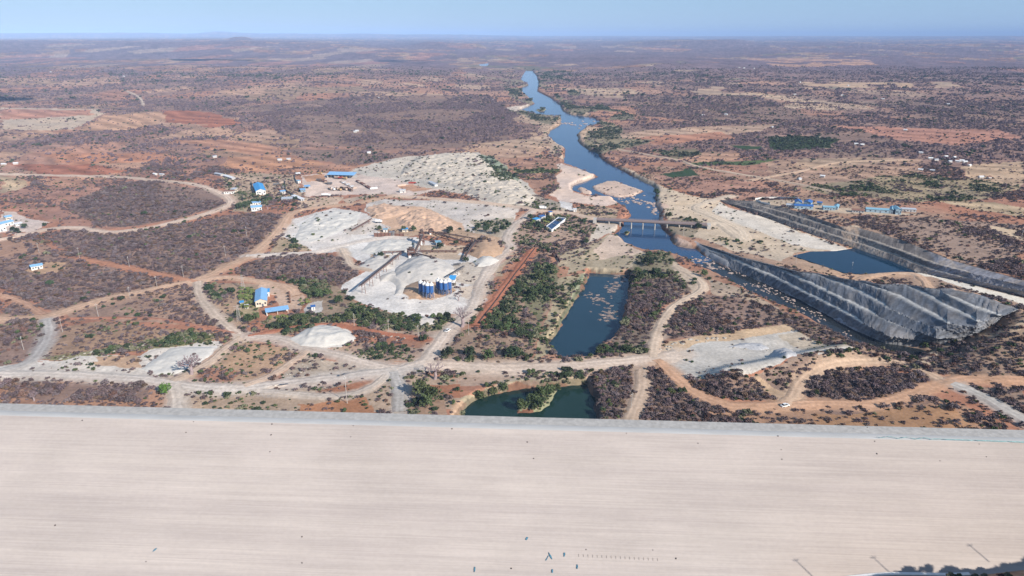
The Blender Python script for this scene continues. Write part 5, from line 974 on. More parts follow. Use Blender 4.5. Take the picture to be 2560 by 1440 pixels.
# water tank
c4 = [atz(*p, 2.2) for p in ((1366,566),(1379.5,575),(1415,546),(1396,543.5))]
ct = sum(c4) / 4; tk = empty('water_tank', (ct[0], ct[1], 0)); tag(tk, 'long rectangular concrete tank of dark blue water with white side', 'water tank'); q = MB()
for a, b in zip(c4, c4[1:] + c4[:1]): q.beam(np.array([a[0] - ct[0], a[1] - ct[1], 1.1]), np.array([b[0] - ct[0], b[1] - ct[1], 1.1]), .6, 3.2)
q.build('wall', S_WHITE, tk); MB().add([(v[0] - ct[0], v[1] - ct[1], 2.2) for v in c4], [(0, 1, 2, 3)]).build('water', mat_water('tank_water', (.01, .04, .12), .05, .02), tk)
q = MB()
for f in (.38, .66): u, v = c4[0] + (c4[3] - c4[0]) * f - ct, c4[1] + (c4[2] - c4[1]) * f - ct; q.beam(np.array([u[0], u[1], 2.5]), np.array([v[0], v[1], 2.5]), .3, .25)
q.build('walkway', CON2, tk)

# ------------------------------------------------------------------ vehicles and machine rows
TYRE = mat('tyre', (.03, .03, .03), .9, .1, 2); VW = mat('paint_white', (.75, .74, .72), .4, .05, .8, spec=.5); VY = mat('paint_ochre', (.50, .33, .16), .6, .15, 1); VR = mat('paint_red', (.40, .07, .05), .6, .15, 1); VT = mat('paint_tan', (.55, .42, .33), .6, .15, 1)
def wheels(r, xs, w_, rad):
    for x in xs:
        for s_ in (-1, 1): MB().tube([(x, s_ * w_ / 2 - .18, rad), (x, s_ * w_ / 2 + .18, rad)], rad, 12).build('wheel', TYRE, r)
def truck(px, py, rz, body, lab, kind='truck', L=8, load='box'):
    p = at(px, py); r = empty(kind, p + [0, 0, .15], rz); tag(r, lab, kind.replace('_', ' '))
    MB().box((0, 0, .75), (L, 1.0, .35)).build('chassis', GREYM, r)
    MB().box((L / 2 - 1, 0, 1.1), (2, 2.4, 1.9), 0, .92).build('cab', body, r); MB().box((L / 2 - .12, 0, 2.0), (.12, 2.0, .75)).build('windscreen', PANE, r)
    if load == 'box': MB().box((-1.1, 0, 1.102), (L - 2.4, 2.5, 2.4)).build('box_body', body, r)
    elif load == 'tank': MB().tube([(-L / 2 + .1, 0, 2.3), (-L / 2 + .5, 0, 2.3), (L / 2 - 2.8, 0, 2.3), (L / 2 - 2.4, 0, 2.3)], [.7, 1.15, 1.15, .7], 14).build('tank', body, r)
    else:
        q = MB().box((-1.1, 0, 1.102), (L - 2.6, 2.5, .25))
        for s_ in (-1, 1): q.box((-1.1, s_ * 1.2, 1.353), (L - 2.6, .12, 1.1))
        q.box((-L / 2 + .3, 0, 1.353), (.12, 2.27, 1.1)); q.build('tipper_body', body, r)
    wheels(r, (L / 2 - 1, -L / 2 + 1, -L / 2 + 2.3), 2.2, .5); return r
def car(px, py, rz, body, lab):
    p = at(px, py); r = empty('car', p + [0, 0, .22], rz); tag(r, lab, 'car')
    MB().box((0, 0, .4), (4.8, 1.9, .65), 0, .96).build('body', body, r); MB().box((-.3, 0, 1.052), (2.7, 1.7, .65), 0, .78).build('cabin', PANE, r); MB().box((-.3, 0, 1.705), (2.0, 1.3, .08)).build('roof', body, r)
    wheels(r, (1.5, -1.5), 1.75, .36)
car(1119, 829, 1.1, VW, 'white car on the gravel road below the baobab'); car(1962, 1017, .35, VW, 'white pickup car on the orange track at right')
truck(815, 491, .05, VW, 'white tanker truck parked below the dirt yard', 'tanker_truck', 11, 'tank'); truck(947, 557, -.2, VW, 'white truck beside the peach earth heaps', 'truck', 7, 'box')
truck(1357, 523, -.1, VW, 'white truck on the road above the water tank', 'truck', 8, 'box')
for i, (px, py, m_) in enumerate([(690,463,GREYM),(697,467,RUST),(704,460,VT),(709,471,GREYM),(700,477,BRN),(691,455,RUST)]):
    o = truck(px, py, .4 + .5 * i, m_, 'worn truck parked among scrap right of the bright blue warehouse', 'truck', 7, 'tipper'); o['group'] = 'trucks right of the warehouse'
yard = [(800,436,VY),(842,446,VT),(852,447,VR),(862,448,VY),(797,452,GREYM),(804,454,RUST),(812,456,BRN),(818,459,VT),(824,461,GREYM)]
for i, (px, py, m_) in enumerate(yard):
    o = truck(px, py, -.5 + .12 * (i % 3), m_, 'worn truck parked ' + ('under the long blue workshop roof' if i in (1, 2, 3) else 'in the slanting row of machines left of the yard centre' if i > 3 else 'left of the long blue workshop'), 'truck', 7, 'tipper'); o['group'] = 'trucks parked in the dirt yard'
for i, (px, py, m_) in enumerate([(826,474,VT),(833,475,VW),(842,474,VT),(849,476,VY),(856,473,RUST),(863,475,VT),(870,474,BRN),(876,477,RUST)]):
    o = truck(px, py, -1.0, m_, 'long trailer truck in the tight parallel row at the front of the dirt yard', 'truck', 11, 'tipper'); o['group'] = 'trailers in the front row of the dirt yard'
def stack(pa, pb, w_, m_, lab):
    a, b = at(*pa), at(*pb); r = empty('pipe_stack', a); tag(r, lab, 'stack'); v = b - a; L = np.linalg.norm(v[:2]); n = int(L / 7); nr = np.array([-v[1], v[0], 0]) / L
    for k in range(n):
        q = MB(); p0, p1 = v * k / n, v * (k + .86) / n
        for j in range(3): q.beam(p0 + nr * (j - 1) * w_ / 3 + [0, 0, .9], p1 + nr * (j - 1) * w_ / 3 + [0, 0, .9 + .3 * (j % 2)], w_ / 3.4, 1.5 + .4 * ((j + k) % 2))
        q.build('bundle', m_[k % len(m_)], r)
stack((853,455), (888,472), 4.5, (VT, VW, VT, VW), 'long slanting row of pale steel sections, left of two in the dirt yard')
stack((893,453), (926,472), 4.0, (BRN, VT, BRN), 'long slanting row of brown steel sections, right of two in the dirt yard')
stack((925,473), (946,471), 3, (VW, VT), 'short pale row of sections at the foot of the brown row')
stack((993,466), (1018,463), 3, (VT, RUST), 'row of tan sections at the red end of the yard')
stack((1022,458), (1042,459), 3, (VR, VR), 'short row of red steel parts on the red earth')

# ------------------------------------------------------------------ poles and pylons
POLE = mat('pole_grey', (.42, .39, .36), .8, .12, 1)
def make_pole():
    r = empty('utility_pole', (0, 0, 0)); MB().tube([(0, 0, -.5), (0, 0, 9)], [.15, .1], 8).build('post', POLE, r)
    q = MB().box((0, 0, 8.3), (1.5, .1, .12)); q.build('crossarm', POLE, r)
    q = MB()
    for x in (-.65, 0, .65): q.tube([(x, 0, 8.48 if x else 9.0), (x, 0, 8.85 if x else 9.35)], .09, 6)
    q.build('insulators', S_WHITE, r); return r
POLES = [(98,632,'in the scrub left of the straight red track, nearest the left edge'),(199,645,'at the upper end of the straight red track'),(324,668,'beside the middle of the straight red track'),(459,693,'close to the left road junction, above it'),(393,719,'on the verge below the left junction'),(326,747,'beside the road halfway to the left edge'),(246,791,'above the thin red track at lower left'),(157,830,'at the start of the thin red track'),(60,876,'near the left edge above the grey haul road'),
 (564,640,'in the scrub left of the orange road'),(617,590,'at the top of the scrub left of the orange road'),(886,816,'at the left end of the red trench line below the plant'),(972,833,'in the middle of the red trench line below the plant'),(1046,846,'at the right end of the red trench line below the plant'),(1172,838,'at the foot of the straight red trench'),(1578,1022,'on the dirt path under the dam crest'),(868,1008,'just above the dam crest at left centre'),
 (2284,702,'on the bank above the right rock slope'),(2128,681,'on the near shore of the quarry lake'),(1989,660,'left of the quarry lake'),(2552,600,'at the right edge of the brown scrub'),(1708,590,'in trees by the right end of the bridge')]
pole = make_pole(); chp = kids(pole)
for i, (px, py, lab) in enumerate(POLES):
    o = pole if i == 0 else copy_tree(pole, chp); o.location = at(px, py); o.rotation_euler = (0, 0, .4 + .7 * (i % 3)); tag(o, 'pale utility pole ' + lab, 'utility pole', 'utility poles')
    if i == 16: o.scale = (1.3, 1.3, 1.7)
def pylon(px, py, h, lab):
    r = empty('lattice_pylon', at(px, py), .4); tag(r, lab, 'pylon', 'white lattice pylons'); q = MB(); n = 8; W = lambda f: 1.4 * (1 - f) + .35 * f
    for a, b in ((-1, -1), (1, -1), (1, 1), (-1, 1)): q.beam((a * W(0), b * W(0), -.4), (a * W(1), b * W(1), h), .11, .11)
    for k in range(n):
        f0, f1 = k / n, (k + 1) / n; c0 = [(a * W(f0), b * W(f0), h * f0) for a, b in ((-1, -1), (1, -1), (1, 1), (-1, 1))]; c1 = [(a * W(f1), b * W(f1), h * f1) for a, b in ((-1, -1), (1, -1), (1, 1), (-1, 1))]
        for j in range(4): q.beam(c0[j], c1[(j + 1) % 4], .05, .05); q.beam(c0[(j + 1) % 4], c1[j], .05, .05); q.beam(c1[j], c1[(j + 1) % 4], .05, .05)
    q.build('lattice', POLE, r); q = MB()
    for z in (h * .8, h * .95): q.beam((-2.4, 0, z), (2.4, 0, z), .16, .16)
    q.build('crossarm', POLE, r)
pylon(608, 722, 11, 'white lattice pylon behind the banana plants'); pylon(598, 803, 11.5, 'white lattice pylon in front of the banana plants')

# ------------------------------------------------------------------ leafless baobabs
BARK = mat('baobab_bark', (.30, .235, .235), .9, .2, 1.2); TWIG = mat('bare_twigs', (.25, .19, .20), .9, .2, 1)
def baobab(px, py, h, lab, seed, dense=1.0, spread=1.0, thick=1.0):
    rd = random.Random(seed); r = empty('baobab_tree', at(px, py)); tag(r, lab, 'tree', 'leafless baobabs'); tr, tw = MB(), MB()
    tr.tube([(0, 0, -.5), (.05 * h, 0, h * .18), (.02 * h, .02 * h, h * .38)], [h * .095, h * .072, h * .058], 10)
    def grow(p, d, ln, rad, lev):
        q = p + d * ln; (tr if lev < 2 else tw).tube([p, p + d * ln * .5 + Vector((rd.uniform(-.06, .06), rd.uniform(-.06, .06), .05)) * ln, q], [rad * (thick if lev > 1 else 1), rad * .75 * (thick if lev > 1 else 1), rad * .5 * (thick if lev > 1 else 1)], 6 if lev < 2 else 4, False)
        if lev >= 4: return
        for k in range(rd.choice((3, 3, 4)) if lev < 3 else int(4 * dense)):
            a = rd.uniform(0, 6.28); nd = (d + Vector((math.cos(a), math.sin(a), rd.uniform(-.15, .55))) * rd.uniform(.55, .95) * spread).normalized(); grow(q if k else p + d * ln * .7, nd, ln * rd.uniform(.6, .8), rad * .52, lev + 1)
    for k in range(5):
        a = k * 1.257 + rd.uniform(-.3, .3); grow(Vector((.02 * h, .02 * h, h * .36)), Vector((math.cos(a) * spread, math.sin(a) * spread, rd.uniform(.5, 1.1))).normalized(), h * .24, h * .03, 1)
    tr.build('trunk', BARK, r); tw.build('crown', TWIG, r); return r
baobab(478, 936, 13, 'big leafless baobab with a dense purple grey crown on the white gravel', 3, 1.9, 1.0, 1.5); baobab(1155, 817, 15, 'tall thick trunked baobab beside the gravel road below the silos', 4, 1.0, .7)
baobab(1087, 947, 12, 'wide leafless baobab below the road fork near the dam', 8, .8, 1.25); baobab(1146, 752, 6, 'small leafless tree beside the rear silos', 9, 1, .9); baobab(669, 523, 6, 'small white dead tree beside the dark trees of the left compound', 12, .5, .8); baobab(85, 1003, 6, 'small grey leafless tree in the scrub just above the dam crest at left', 14, 1, 1.1)

# ------------------------------------------------------------------ scrub, bushes, trees
def leafmat(name, c, rnd): return mat(name, c, .8, .28, .9, rnd=rnd, spec=.12)
L_DRY = leafmat('dry_twigs', (.135, .096, .096), .34); L_GREY = leafmat('grey_twigs', (.165, .130, .132), .28); L_BRN = leafmat('brown_leaves', (.145, .092, .068), .3); L_FAR = leafmat('far_twigs', (.165, .120, .128), .28); L_FGR = leafmat('far_leaves', (.07, .085, .055), .25)
L_GRN = leafmat('green_leaves', (.082, .105, .045), .35); L_DGR = leafmat('dark_leaves', (.046, .066, .033), .3); L_OLV = leafmat('olive_leaves', (.165, .165, .10), .3); L_BRT = leafmat('bright_leaves', (.088, .145, .032), .25)
def bush_mesh(name, n, seed, rx=1.0, h=1.2, leaf=.22, lumps=7, twiggy=False, trunk=0.0):
    g = np.random.default_rng(seed); cl = []
    for k in range(lumps):
        a = g.uniform(0, 6.28); rr = rx * math.sqrt(g.uniform(0, .55)); cl.append((rr * math.cos(a), rr * math.sin(a), trunk + (h - trunk) * g.uniform(.32, .68) * (1.15 - .5 * rr / rx), rx * g.uniform(.32, .52)))
    V = np.zeros((n, 4, 3)); cl = np.array(cl)
    for i in range(n):
        c = cl[g.integers(len(cl))]; d = g.normal(size=3); d /= np.linalg.norm(d); d[2] = abs(d[2]) * 1.0 - .25
        p = c[:3] + d * c[3] * g.uniform(.55, 1.08) * np.array([1, 1, .8 * (h - trunk) / 1.2]); p[2] = max(p[2], .05)
        nrm = d + g.normal(size=3) * .55; nrm /= np.linalg.norm(nrm); u = np.cross(nrm, g.normal(size=3)); u /= np.linalg.norm(u); v = np.cross(nrm, u)
        s = leaf * g.uniform(.6, 1.4); e = s * (.45 if twiggy else .8); V[i] = [p - u * s, p - v * e, p + u * s * 1.1, p + v * e]
    return npmesh(name, V.reshape(-1, 3), np.arange(n * 4).reshape(n, 4))
KIND = []   # prototypes for the mass of scrub
PC = []
def proto(me, m): me.materials.append(m); o = bpy.data.objects.new(me.name, me); PC.append(o)
for s in range(3): proto(bush_mesh('scrub_clump', 110, 10 + s, 1.0, 1.25, .26, 7, True), (L_DRY, L_GREY, L_DRY)[s])
proto(bush_mesh('scrub_clump', 110, 15, 1.0, 1.1, .26, 6, True), L_BRN)
for s in range(2): proto(bush_mesh('scrub_clump', 130, 20 + s, 1.0, 1.35, .24, 8), (L_GRN, L_DGR)[s])
proto(bush_mesh('scrub_clump', 110, 25, 1.0, 1.1, .26, 6), L_OLV)
for s in range(2): proto(bush_mesh('far_clump', 34, 30 + s, 1.0, 1.2, .46, 6, True), (L_FAR, L_FAR)[s])
proto(bush_mesh('far_clump', 36, 35, 1.0, 1.3, .42, 6), L_FGR)
def scatter():
    out = []
    for y0, y1, cell, sm in ((232, 520, 2.1, .98), (520, 1000, 3.0, 1.08), (1000, 2000, 5.6, 1.5), (2000, 4300, 11, 2.4)):
        X, Y = np.meshgrid(np.arange(-1.0 * (y1 * CP + 62), 1.0 * (y1 * CP + 62), cell), np.arange(y0, y1, cell))
        x = (X + rng.uniform(-.5, .5, X.shape) * cell).ravel(); y = (Y + rng.uniform(-.5, .5, X.shape) * cell).ravel()
        m = (np.abs(x) < .99 * (y * CP + 62)) & (y > y0) & (y < y1); x, y = x[m], y[m]
        C, d, g = landcover(x, y); d = d * ss(4350, 3000, y); g = g * ss(4350, 3300, y); u = rng.uniform(size=len(x))
        isg = u < g * .8; isd = (~isg) & (u < g * .8 + d * .74 + .24 * ss(.86, .93, d)); k = isg | isd; x, y, isg = x[k], y[k], isg[k]; dd = d[k]
        s = sm * np.clip(rng.lognormal(0, .40, len(x)), .42, 2.5) * (.72 + .35 * dd) * 1.16
        s = np.where(isg, s * (1.05 + .4 * ss(.2, .7, g[k])), s)
        r = rng.uniform(size=len(x)); f = fbm(x, y, 40, 231, 3)
        if y0 < 1000: kd = np.where(isg, np.where(r + .8 * (f - .5) < .42, 4, np.where(r < .75, 5, 6)), np.where(r < .34, 0, np.where(r < .58, 1, np.where(r < .83, 2, 3))))
        else: kd = np.where(isg, 9, np.where(r < .6, 7, 8))
        out.append(np.column_stack([x, y, s, kd]))
    return np.vstack(out)
SCR = scatter(); SZ = np.empty(len(SCR))
for s in range(0, len(SCR), CH): SZ[s:s + CH] = H(SCR[s:s + CH, 0], SCR[s:s + CH, 1])
for lo, st_, shp, hh in HEAPS:
    i = np.round((SCR[:, 0] - lo[0]) / st_).astype(int); j = np.round((SCR[:, 1] - lo[1]) / st_).astype(int); b = (i >= 0) & (j >= 0) & (i < shp[1]) & (j < shp[0])
    SZ[b] += hh[j[b], i[b]]
sites = np.array([o.location[:2] for o in sc.objects if o.parent is None and o.get('category') and o.get('kind') is None and abs(o.location.x) > 1e-3 and o.location.y > 240])
ok = SZ > -3.5
for qx, qy in sites: ok &= (np.abs(SCR[:, 0] - qx) > 3.8) | (SCR[:, 1] - qy > 3) | (SCR[:, 1] - qy < -7.5)
SCR, SZ = SCR[ok], SZ[ok]
# the ones that show largest stand as single plants
ppx, ppy = proj(SCR[:, 0], SCR[:, 1], SZ + 1); cy = 1008 + 67 * ppx / 2560 - 4
dist = np.sqrt(SCR[:, 0] ** 2 + SCR[:, 1] ** 2 + (HC - SZ) ** 2); app = SCR[:, 2] / dist; app[(ppy > cy) | (ppx < 8) | (ppx > 2552)] = 0
single = np.zeros(len(SCR), bool); SETS = []
for nm, kk, num in (('dry_shrub', (0, 1, 2, 3), 295), ('green_bush', (4, 5, 6), 230)):
    cand = np.where(np.isin(SCR[:, 3], kk))[0]; cand = cand[np.argsort(-app[cand])][:num]; single[cand] = True; SETS.append((nm, cand))
AREAS = [(1490,915,1605,1045,'in the thicket right of the green pond'),(1605,920,1860,1060,'in the dense thicket between dirt path and orange road'),(1700,920,1950,1010,'in the thicket above the bend of the orange road'),(2000,915,2325,1005,'in the oval thicket ringed by tracks'),(2325,830,2560,945,'in the thicket at the right edge'),(1990,1000,2560,1080,'on the orange bank just above the crest at right'),(1860,860,2330,930,'along the scrub ridge below the terraced rock slope'),
 (0,930,430,1040,'in the brown strip between haul road and crest at far left'),(430,940,1120,1040,'on the stony ground above the crest at left centre'),(1100,920,1500,1060,'round the green pond above the crest'),(1090,640,1420,910,'in the green belt left of the long pond'),(1370,640,1660,905,'on the banks of the long pond'),(600,840,1100,930,'between the gravel roads at left centre'),(0,790,600,930,'in the scrub at lower left'),(600,700,1130,850,'in the green belt below the plant'),(1640,730,2060,900,'on the rise above the quarry floor')]
def area(px, py):
    for a, b, c, d, t in AREAS:
        if a <= px < c and b <= py < d: return t
    return 'in open scrub left of the plant' if px < 1280 else 'in open scrub right of the river'
HI = {}
for j, (lm, nn, lf, lp, tw_, hh) in enumerate(((L_DRY, 260, .17, 9, True, 1.25), (L_GREY, 260, .17, 9, True, 1.3), (L_DRY, 260, .17, 8, True, 1.2), (L_BRN, 260, .18, 7, True, 1.1), (L_GRN, 300, .16, 9, False, 1.35), (L_DGR, 300, .16, 9, False, 1.4), (L_OLV, 280, .17, 8, False, 1.1))):
    HI[j] = bush_mesh('shrub', nn, 60 + j, 1.0, hh, lf, lp, tw_); HI[j].materials.append(lm)
WORDS = {0: 'leafless purple brown shrub', 1: 'leafless grey shrub', 2: 'leafless purple brown shrub', 3: 'brown leaved shrub', 4: 'green leafy bush', 5: 'dark green bush', 6: 'olive green bush'}
for nm, cand in SETS:
    for i in cand:
        k = int(SCR[i, 3]); o = link(nm, HI[k]); o.location = (SCR[i, 0], SCR[i, 1], SZ[i] - .1); s_ = SCR[i, 2]; o.scale = (s_, s_, s_ * random.uniform(.85, 1.15)); o.rotation_euler = (0, 0, random.uniform(0, 6.28))
        ar = area(ppx[i], ppy[i]); tag(o, WORDS[k] + ' ' + ar, 'shrub' if nm == 'dry_shrub' else 'bush', ('dry shrubs ' if nm == 'dry_shrub' else 'green bushes ') + ar)
PT = SCR[~single]; PZ = SZ[~single]
me = bpy.data.meshes.new('scrub'); me.vertices.add(len(PT)); me.vertices.foreach_set('co', np.column_stack([PT[:, 0], PT[:, 1], PZ - .12]).astype(np.float32).ravel())
for an, ty, val in (('scl', 'FLOAT', PT[:, 2]), ('rot', 'FLOAT', rng.uniform(0, 6.28, len(PT))), ('knd', 'INT', PT[:, 3])):
    a = me.attributes.new(an, ty, 'POINT'); a.data.foreach_set('value', np.ascontiguousarray(val, dtype=np.float32 if ty == 'FLOAT' else np.int32))
scrub = link('scrub', me); tag(scrub, 'dry grey brown scrub and bushes covering the plain', 'scrub', None, 'stuff')
ng = bpy.data.node_groups.new('scatter', 'GeometryNodeTree'); ng.interface.new_socket('Geometry', in_out='INPUT', socket_type='NodeSocketGeometry'); ng.interface.new_socket('Geometry', in_out='OUTPUT', socket_type='NodeSocketGeometry')
N = ng.nodes; gi, go = N.new('NodeGroupInput'), N.new('NodeGroupOutput'); jn = N.new('GeometryNodeJoinGeometry')
def attr(nm, ty): a = N.new('GeometryNodeInputNamedAttribute'); a.data_type = ty; a.inputs[0].default_value = nm; return a.outputs[0]
sA, rA, kA = attr('scl', 'FLOAT'), attr('rot', 'FLOAT'), attr('knd', 'INT'); cx_ = N.new('ShaderNodeCombineXYZ'); ng.links.new(rA, cx_.inputs[2])
for k, po in enumerate(PC):
    oi = N.new('GeometryNodeObjectInfo'); oi.inputs[0].default_value = po; oi.inputs[1].default_value = False
    ip = N.new('GeometryNodeInstanceOnPoints'); cmpn = N.new('FunctionNodeCompare'); cmpn.data_type = 'INT'; cmpn.operation = 'EQUAL'; cmpn.inputs[3].default_value = k
    ng.links.new(kA, cmpn.inputs[2]); ng.links.new(gi.outputs[0], ip.inputs['Points']); ng.links.new(cmpn.outputs[0], ip.inputs['Selection']); ng.links.new(oi.outputs['Geometry'], ip.inputs['Instance'])
    ng.links.new(cx_.outputs[0], ip.inputs['Rotation']); ng.links.new(sA, ip.inputs['Scale']); ng.links.new(ip.outputs[0], jn.inputs[0])
ng.links.new(jn.outputs[0], go.inputs[0]); md = scrub.modifiers.new('scatter', 'NODES'); md.node_group = ng
print('scrub points', len(PT))
# bushes crowding the banks of the two ponds
rs = random.Random(31)
for PL, num, ar, keep in ((POND2, 70, 'crowding the bank of the green pond', lambda p: True), (POND1, 46, 'crowding the left bank of the long pond', lambda p: p[0] < POND1[:, 0].mean() + 4 or p[1] < POND1[:, 1].min() + 12)):
    S = smooth(np.vstack([PL, PL[:1]]), 1.5); cen = PL.mean(0); n = 0
    while n < num:
        q = S[rs.randrange(len(S))]; 
        if not keep(q): continue
        v_ = (q - cen)[:2]; v_ /= np.linalg.norm(v_); q = q[:2] + v_ * rs.uniform(.3, 6.5) + np.array([rs.uniform(-2, 2), rs.uniform(-2, 2)]); z = H(q[:1], q[1:2])[0]
        if q[1] < 250 or z < -4.3: continue
        k = rs.choice((4, 5, 6, 6, 4, 2)); o = link('bank_bush', HI[k]); o.location = (q[0], q[1], z - .1); s_ = rs.uniform(.9, 2.0); o.scale = (s_, s_, s_ * rs.uniform(.8, 1.2)); o.rotation_euler = (0, 0, rs.uniform(0, 6)); n += 1
        tag(o, WORDS[k] + ' ' + ar, 'bush', 'bushes ' + ar)
# single trees that stand out
TRUNK = mat('tree_bark', (.14, .10, .08), .9, .2, 1.5)
def tree_proto(name, m, seed, h=5.0, r_=3.2, n=520, lump=11):
    r = empty(name, (0, 0, 0)); q = MB().tube([(0, 0, -.4), (.1, 0, h * .3), (0, .1, h * .55)], [.28, .2, .12], 8)
    g = random.Random(seed)
    for k in range(5): a = k * 1.26 + g.random(); q.tube([(.05, 0, h * (.28 + .04 * k)), (math.cos(a) * r_ * .3, math.sin(a) * r_ * .3, h * .5), (math.cos(a) * r_ * .6, math.sin(a) * r_ * .6, h * .68)], [.13, .09, .05], 5)
    q.build('trunk', TRUNK, r); me = bush_mesh('crown', n, seed, r_, h, .42, lump, False, h * .25); link('crown', me, m, r); return r
TR = [(tree_proto('green_tree', L_BRT, 81), [(412,988,1.1,'round bright green tree alone just above the crest at left')]),
 (tree_proto('green_tree', L_DGR, 82), [(62,571,.95,'dark green tree between the blue roofs and the grey strip at left'),(33,577,.8,'dark tree in front of the white building at left edge'),(43,581,.8,'second dark tree right of the white building at left edge'),(112,566,.7,'small round dark tree at the end of the grey strip at left'),(600,522,1.3,'big dark green tree left of the house in the left compound'),(615,518,1.2,'dark green tree touching the house in the left compound'),(647,510,1.0,'dark green tree behind the lean-to in the left compound'),(575,465,1.0,'dark green tree behind the unfinished white building'),(740,500,.8,'dark green tree before the angled pale shelter'),(736,515,.7,'small dark tree by the orange road bend'),(1100,622,1.1,'dark round tree beside the teal open canopy'),(1140,612,.8,'dark tree right of the teal canopy'),(952,645,1.0,'dark spreading tree on the small sand patch'),(1165,655,.8,'dark tree left of the small white gravel heap'),(1118,797,.9,'dark green tree at the yard edge left of the baobab'),(1060,854,.9,'dark tree near the lower end of the red trench'),(1125,582,1.2,'dark bush tree at the right end of the peach heaps'),(1238,585,1.2,'dark tree at the edge of the green hollow'),(1215,580,1.1,'dark tree in the middle of the green hollow'),(1195,572,1.0,'dark tree at the left of the green hollow'),(1325,548,1.0,'dark tree left of the bright blue hut'),(1345,565,1.0,'dark tree below the bright blue hut'),(1352,574,1.1,'dark tree at the near end of the water tank'),(1465,610,.9,'lone dark tree on the sand above the river beach'),(1455,520,.8,'dark tree beside the white box cabin'),(1746,572,1.1,'dark tree at the right bridge end'),(1672,545,1.2,'dark tree on the rocky bank upstream of the bridge'),(1640,485,1.2,'dark tree on the far bank beside the big island'),(1280,893,1.3,'large dark green tree at the lower left of the long pond'),(1300,845,1.2,'dark green tree in the upper green belt by the pond'),(1120,893,1.2,'dark green tree at the left corner of the green belt'),(1175,890,1.1,'dark green tree behind the haul road bend'),(1620,665,1.5,'tall dark tree at the upper right of the long pond'),(1640,690,1.3,'dark tree beside the pond corner trees'),(1600,700,1.2,'dark tree leaning over the upper pond corner')]),
 (tree_proto('green_tree', L_GRN, 83), [(598,795,1.0,'green tree at the foot of the front pylon'),(622,806,1.1,'wide green tree right of the front pylon'),(640,800,.9,'green tree left of the canteen roof'),(800,745,1.1,'green tree on the bank above the guard cabin'),(820,740,1.1,'second green tree on the bank above the guard cabin'),(845,760,1.1,'green tree left of the gravel bank'),(900,790,1.2,'green tree in the belt below the gravel bank'),(875,800,1.1,'green tree near the left of the red trench'),(925,800,1.1,'green tree in the middle of the belt below the yard'),(760,815,1.0,'green tree beside the white gravel heap'),(720,822,1.0,'green tree left of the white gravel heap'),(1055,990,1.6,'broad green tree left of the green pond'),(1080,1000,1.4,'second broad green tree left of the green pond'),(1065,1020,1.2,'green tree close to the crest left of the pond'),(1010,578,.9,'bright hedge tree by the blue roofed hut'),(1035,578,.9,'hedge tree right of the blue roofed hut'),(948,576,.8,'small green tree by the tiny teal hut'),(1220,900,1.1,'green tree behind the haul road at the belt centre'),(1350,700,1.3,'green tree at the heart of the green belt'),(1375,680,1.2,'green tree at the top of the green belt'),(1330,740,1.3,'green tree midway down the green belt'),(1760,692,1.0,'green tree on the sandy neck beside the stream'),(1500,885,.9,'green tree at the lower right corner of the long pond'),(1330,1010,1.1,'green tree on the pond islet'),(1350,995,1.1,'second green tree on the pond islet'),(1375,985,1.0,'third green tree at the top of the pond islet'),(1305,1022,1.0,'green tree at the left tip of the pond islet'),(1390,978,.8,'green tree at the upper right tip of the pond islet'),(1345,1022,1.0,'green tree at the near edge of the pond islet'),(1260,978,.9,'green tree on the upper shore of the green pond'),(1200,1000,1.0,'green tree on the left shore of the green pond'),(1230,990,.9,'green bush tree at the upper left shore of the green pond')])]
for root, spots in TR:
    chs = kids(root)
    for i, (px, py, s_, lab) in enumerate(spots):
        o = root if i == 0 else copy_tree(root, chs); o.location = at(px, py); o.scale = (s_,) * 3; o.rotation_euler = (0, 0, i * 1.7); tag(o, lab, 'tree', 'green trees' if len(spots) > 1 else None)
# banana plants with drooping leaves
L_BAN = leafmat('banana_leaves', (.14, .165, .05), .3)
def banana():
    r = empty('banana_plant', (0, 0, 0)); MB().tube([(0, 0, -.2), (0, 0, 1.7)], [.2, .13], 7).build('stem', L_OLV, r); q = MB(); g = random.Random(5)
    for k in range(9):
        a = k * 2.4; L = g.uniform(1.7, 2.4); pts = [(t * L * .8, 1.6 + 1.5 * t - 1.9 * t * t) for t in (0, .3, .6, 1)]; V = []
        for (d, z), w_ in zip(pts, (.08, .42, .4, .08)): V += [(math.cos(a) * d - math.sin(a) * w_, math.sin(a) * d + math.cos(a) * w_, z), (math.cos(a) * d + math.sin(a) * w_, math.sin(a) * d - math.cos(a) * w_, z)]
        q.add(V, [(2 * i, 2 * i + 1, 2 * i + 3, 2 * i + 2) for i in range(3)])
    q.build('leaves', L_BAN, r); return r
bn = banana(); chb = kids(bn); k = 0; rb = random.Random(2)
for box, num, ar in (((600, 722, 632, 772), 42, 'in the plot left of the light blue hall'), ((745, 752, 800, 765), 7, 'right of the machine yard of the compound'), ((672, 793, 730, 802), 8, 'below the canteen roof'), ((1326, 545, 1338, 558), 6, 'left of the bright blue hut'), ((1360, 556, 1372, 562), 5, 'between the blue huts and the water tank'), ((1418, 540, 1428, 545), 3, 'at the far end of the water tank')):
    for _ in range(num):
        p = at(rb.uniform(box[0], box[2]), rb.uniform(box[1], box[3])); o = bn if k == 0 else copy_tree(bn, chb); k += 1; s_ = rb.uniform(.8, 1.35); o.location = p; o.scale = (s_,) * 3; o.rotation_euler = (0, 0, rb.uniform(0, 6)); tag(o, 'yellow green banana plant ' + ar, 'banana plant', 'banana plants ' + ar)
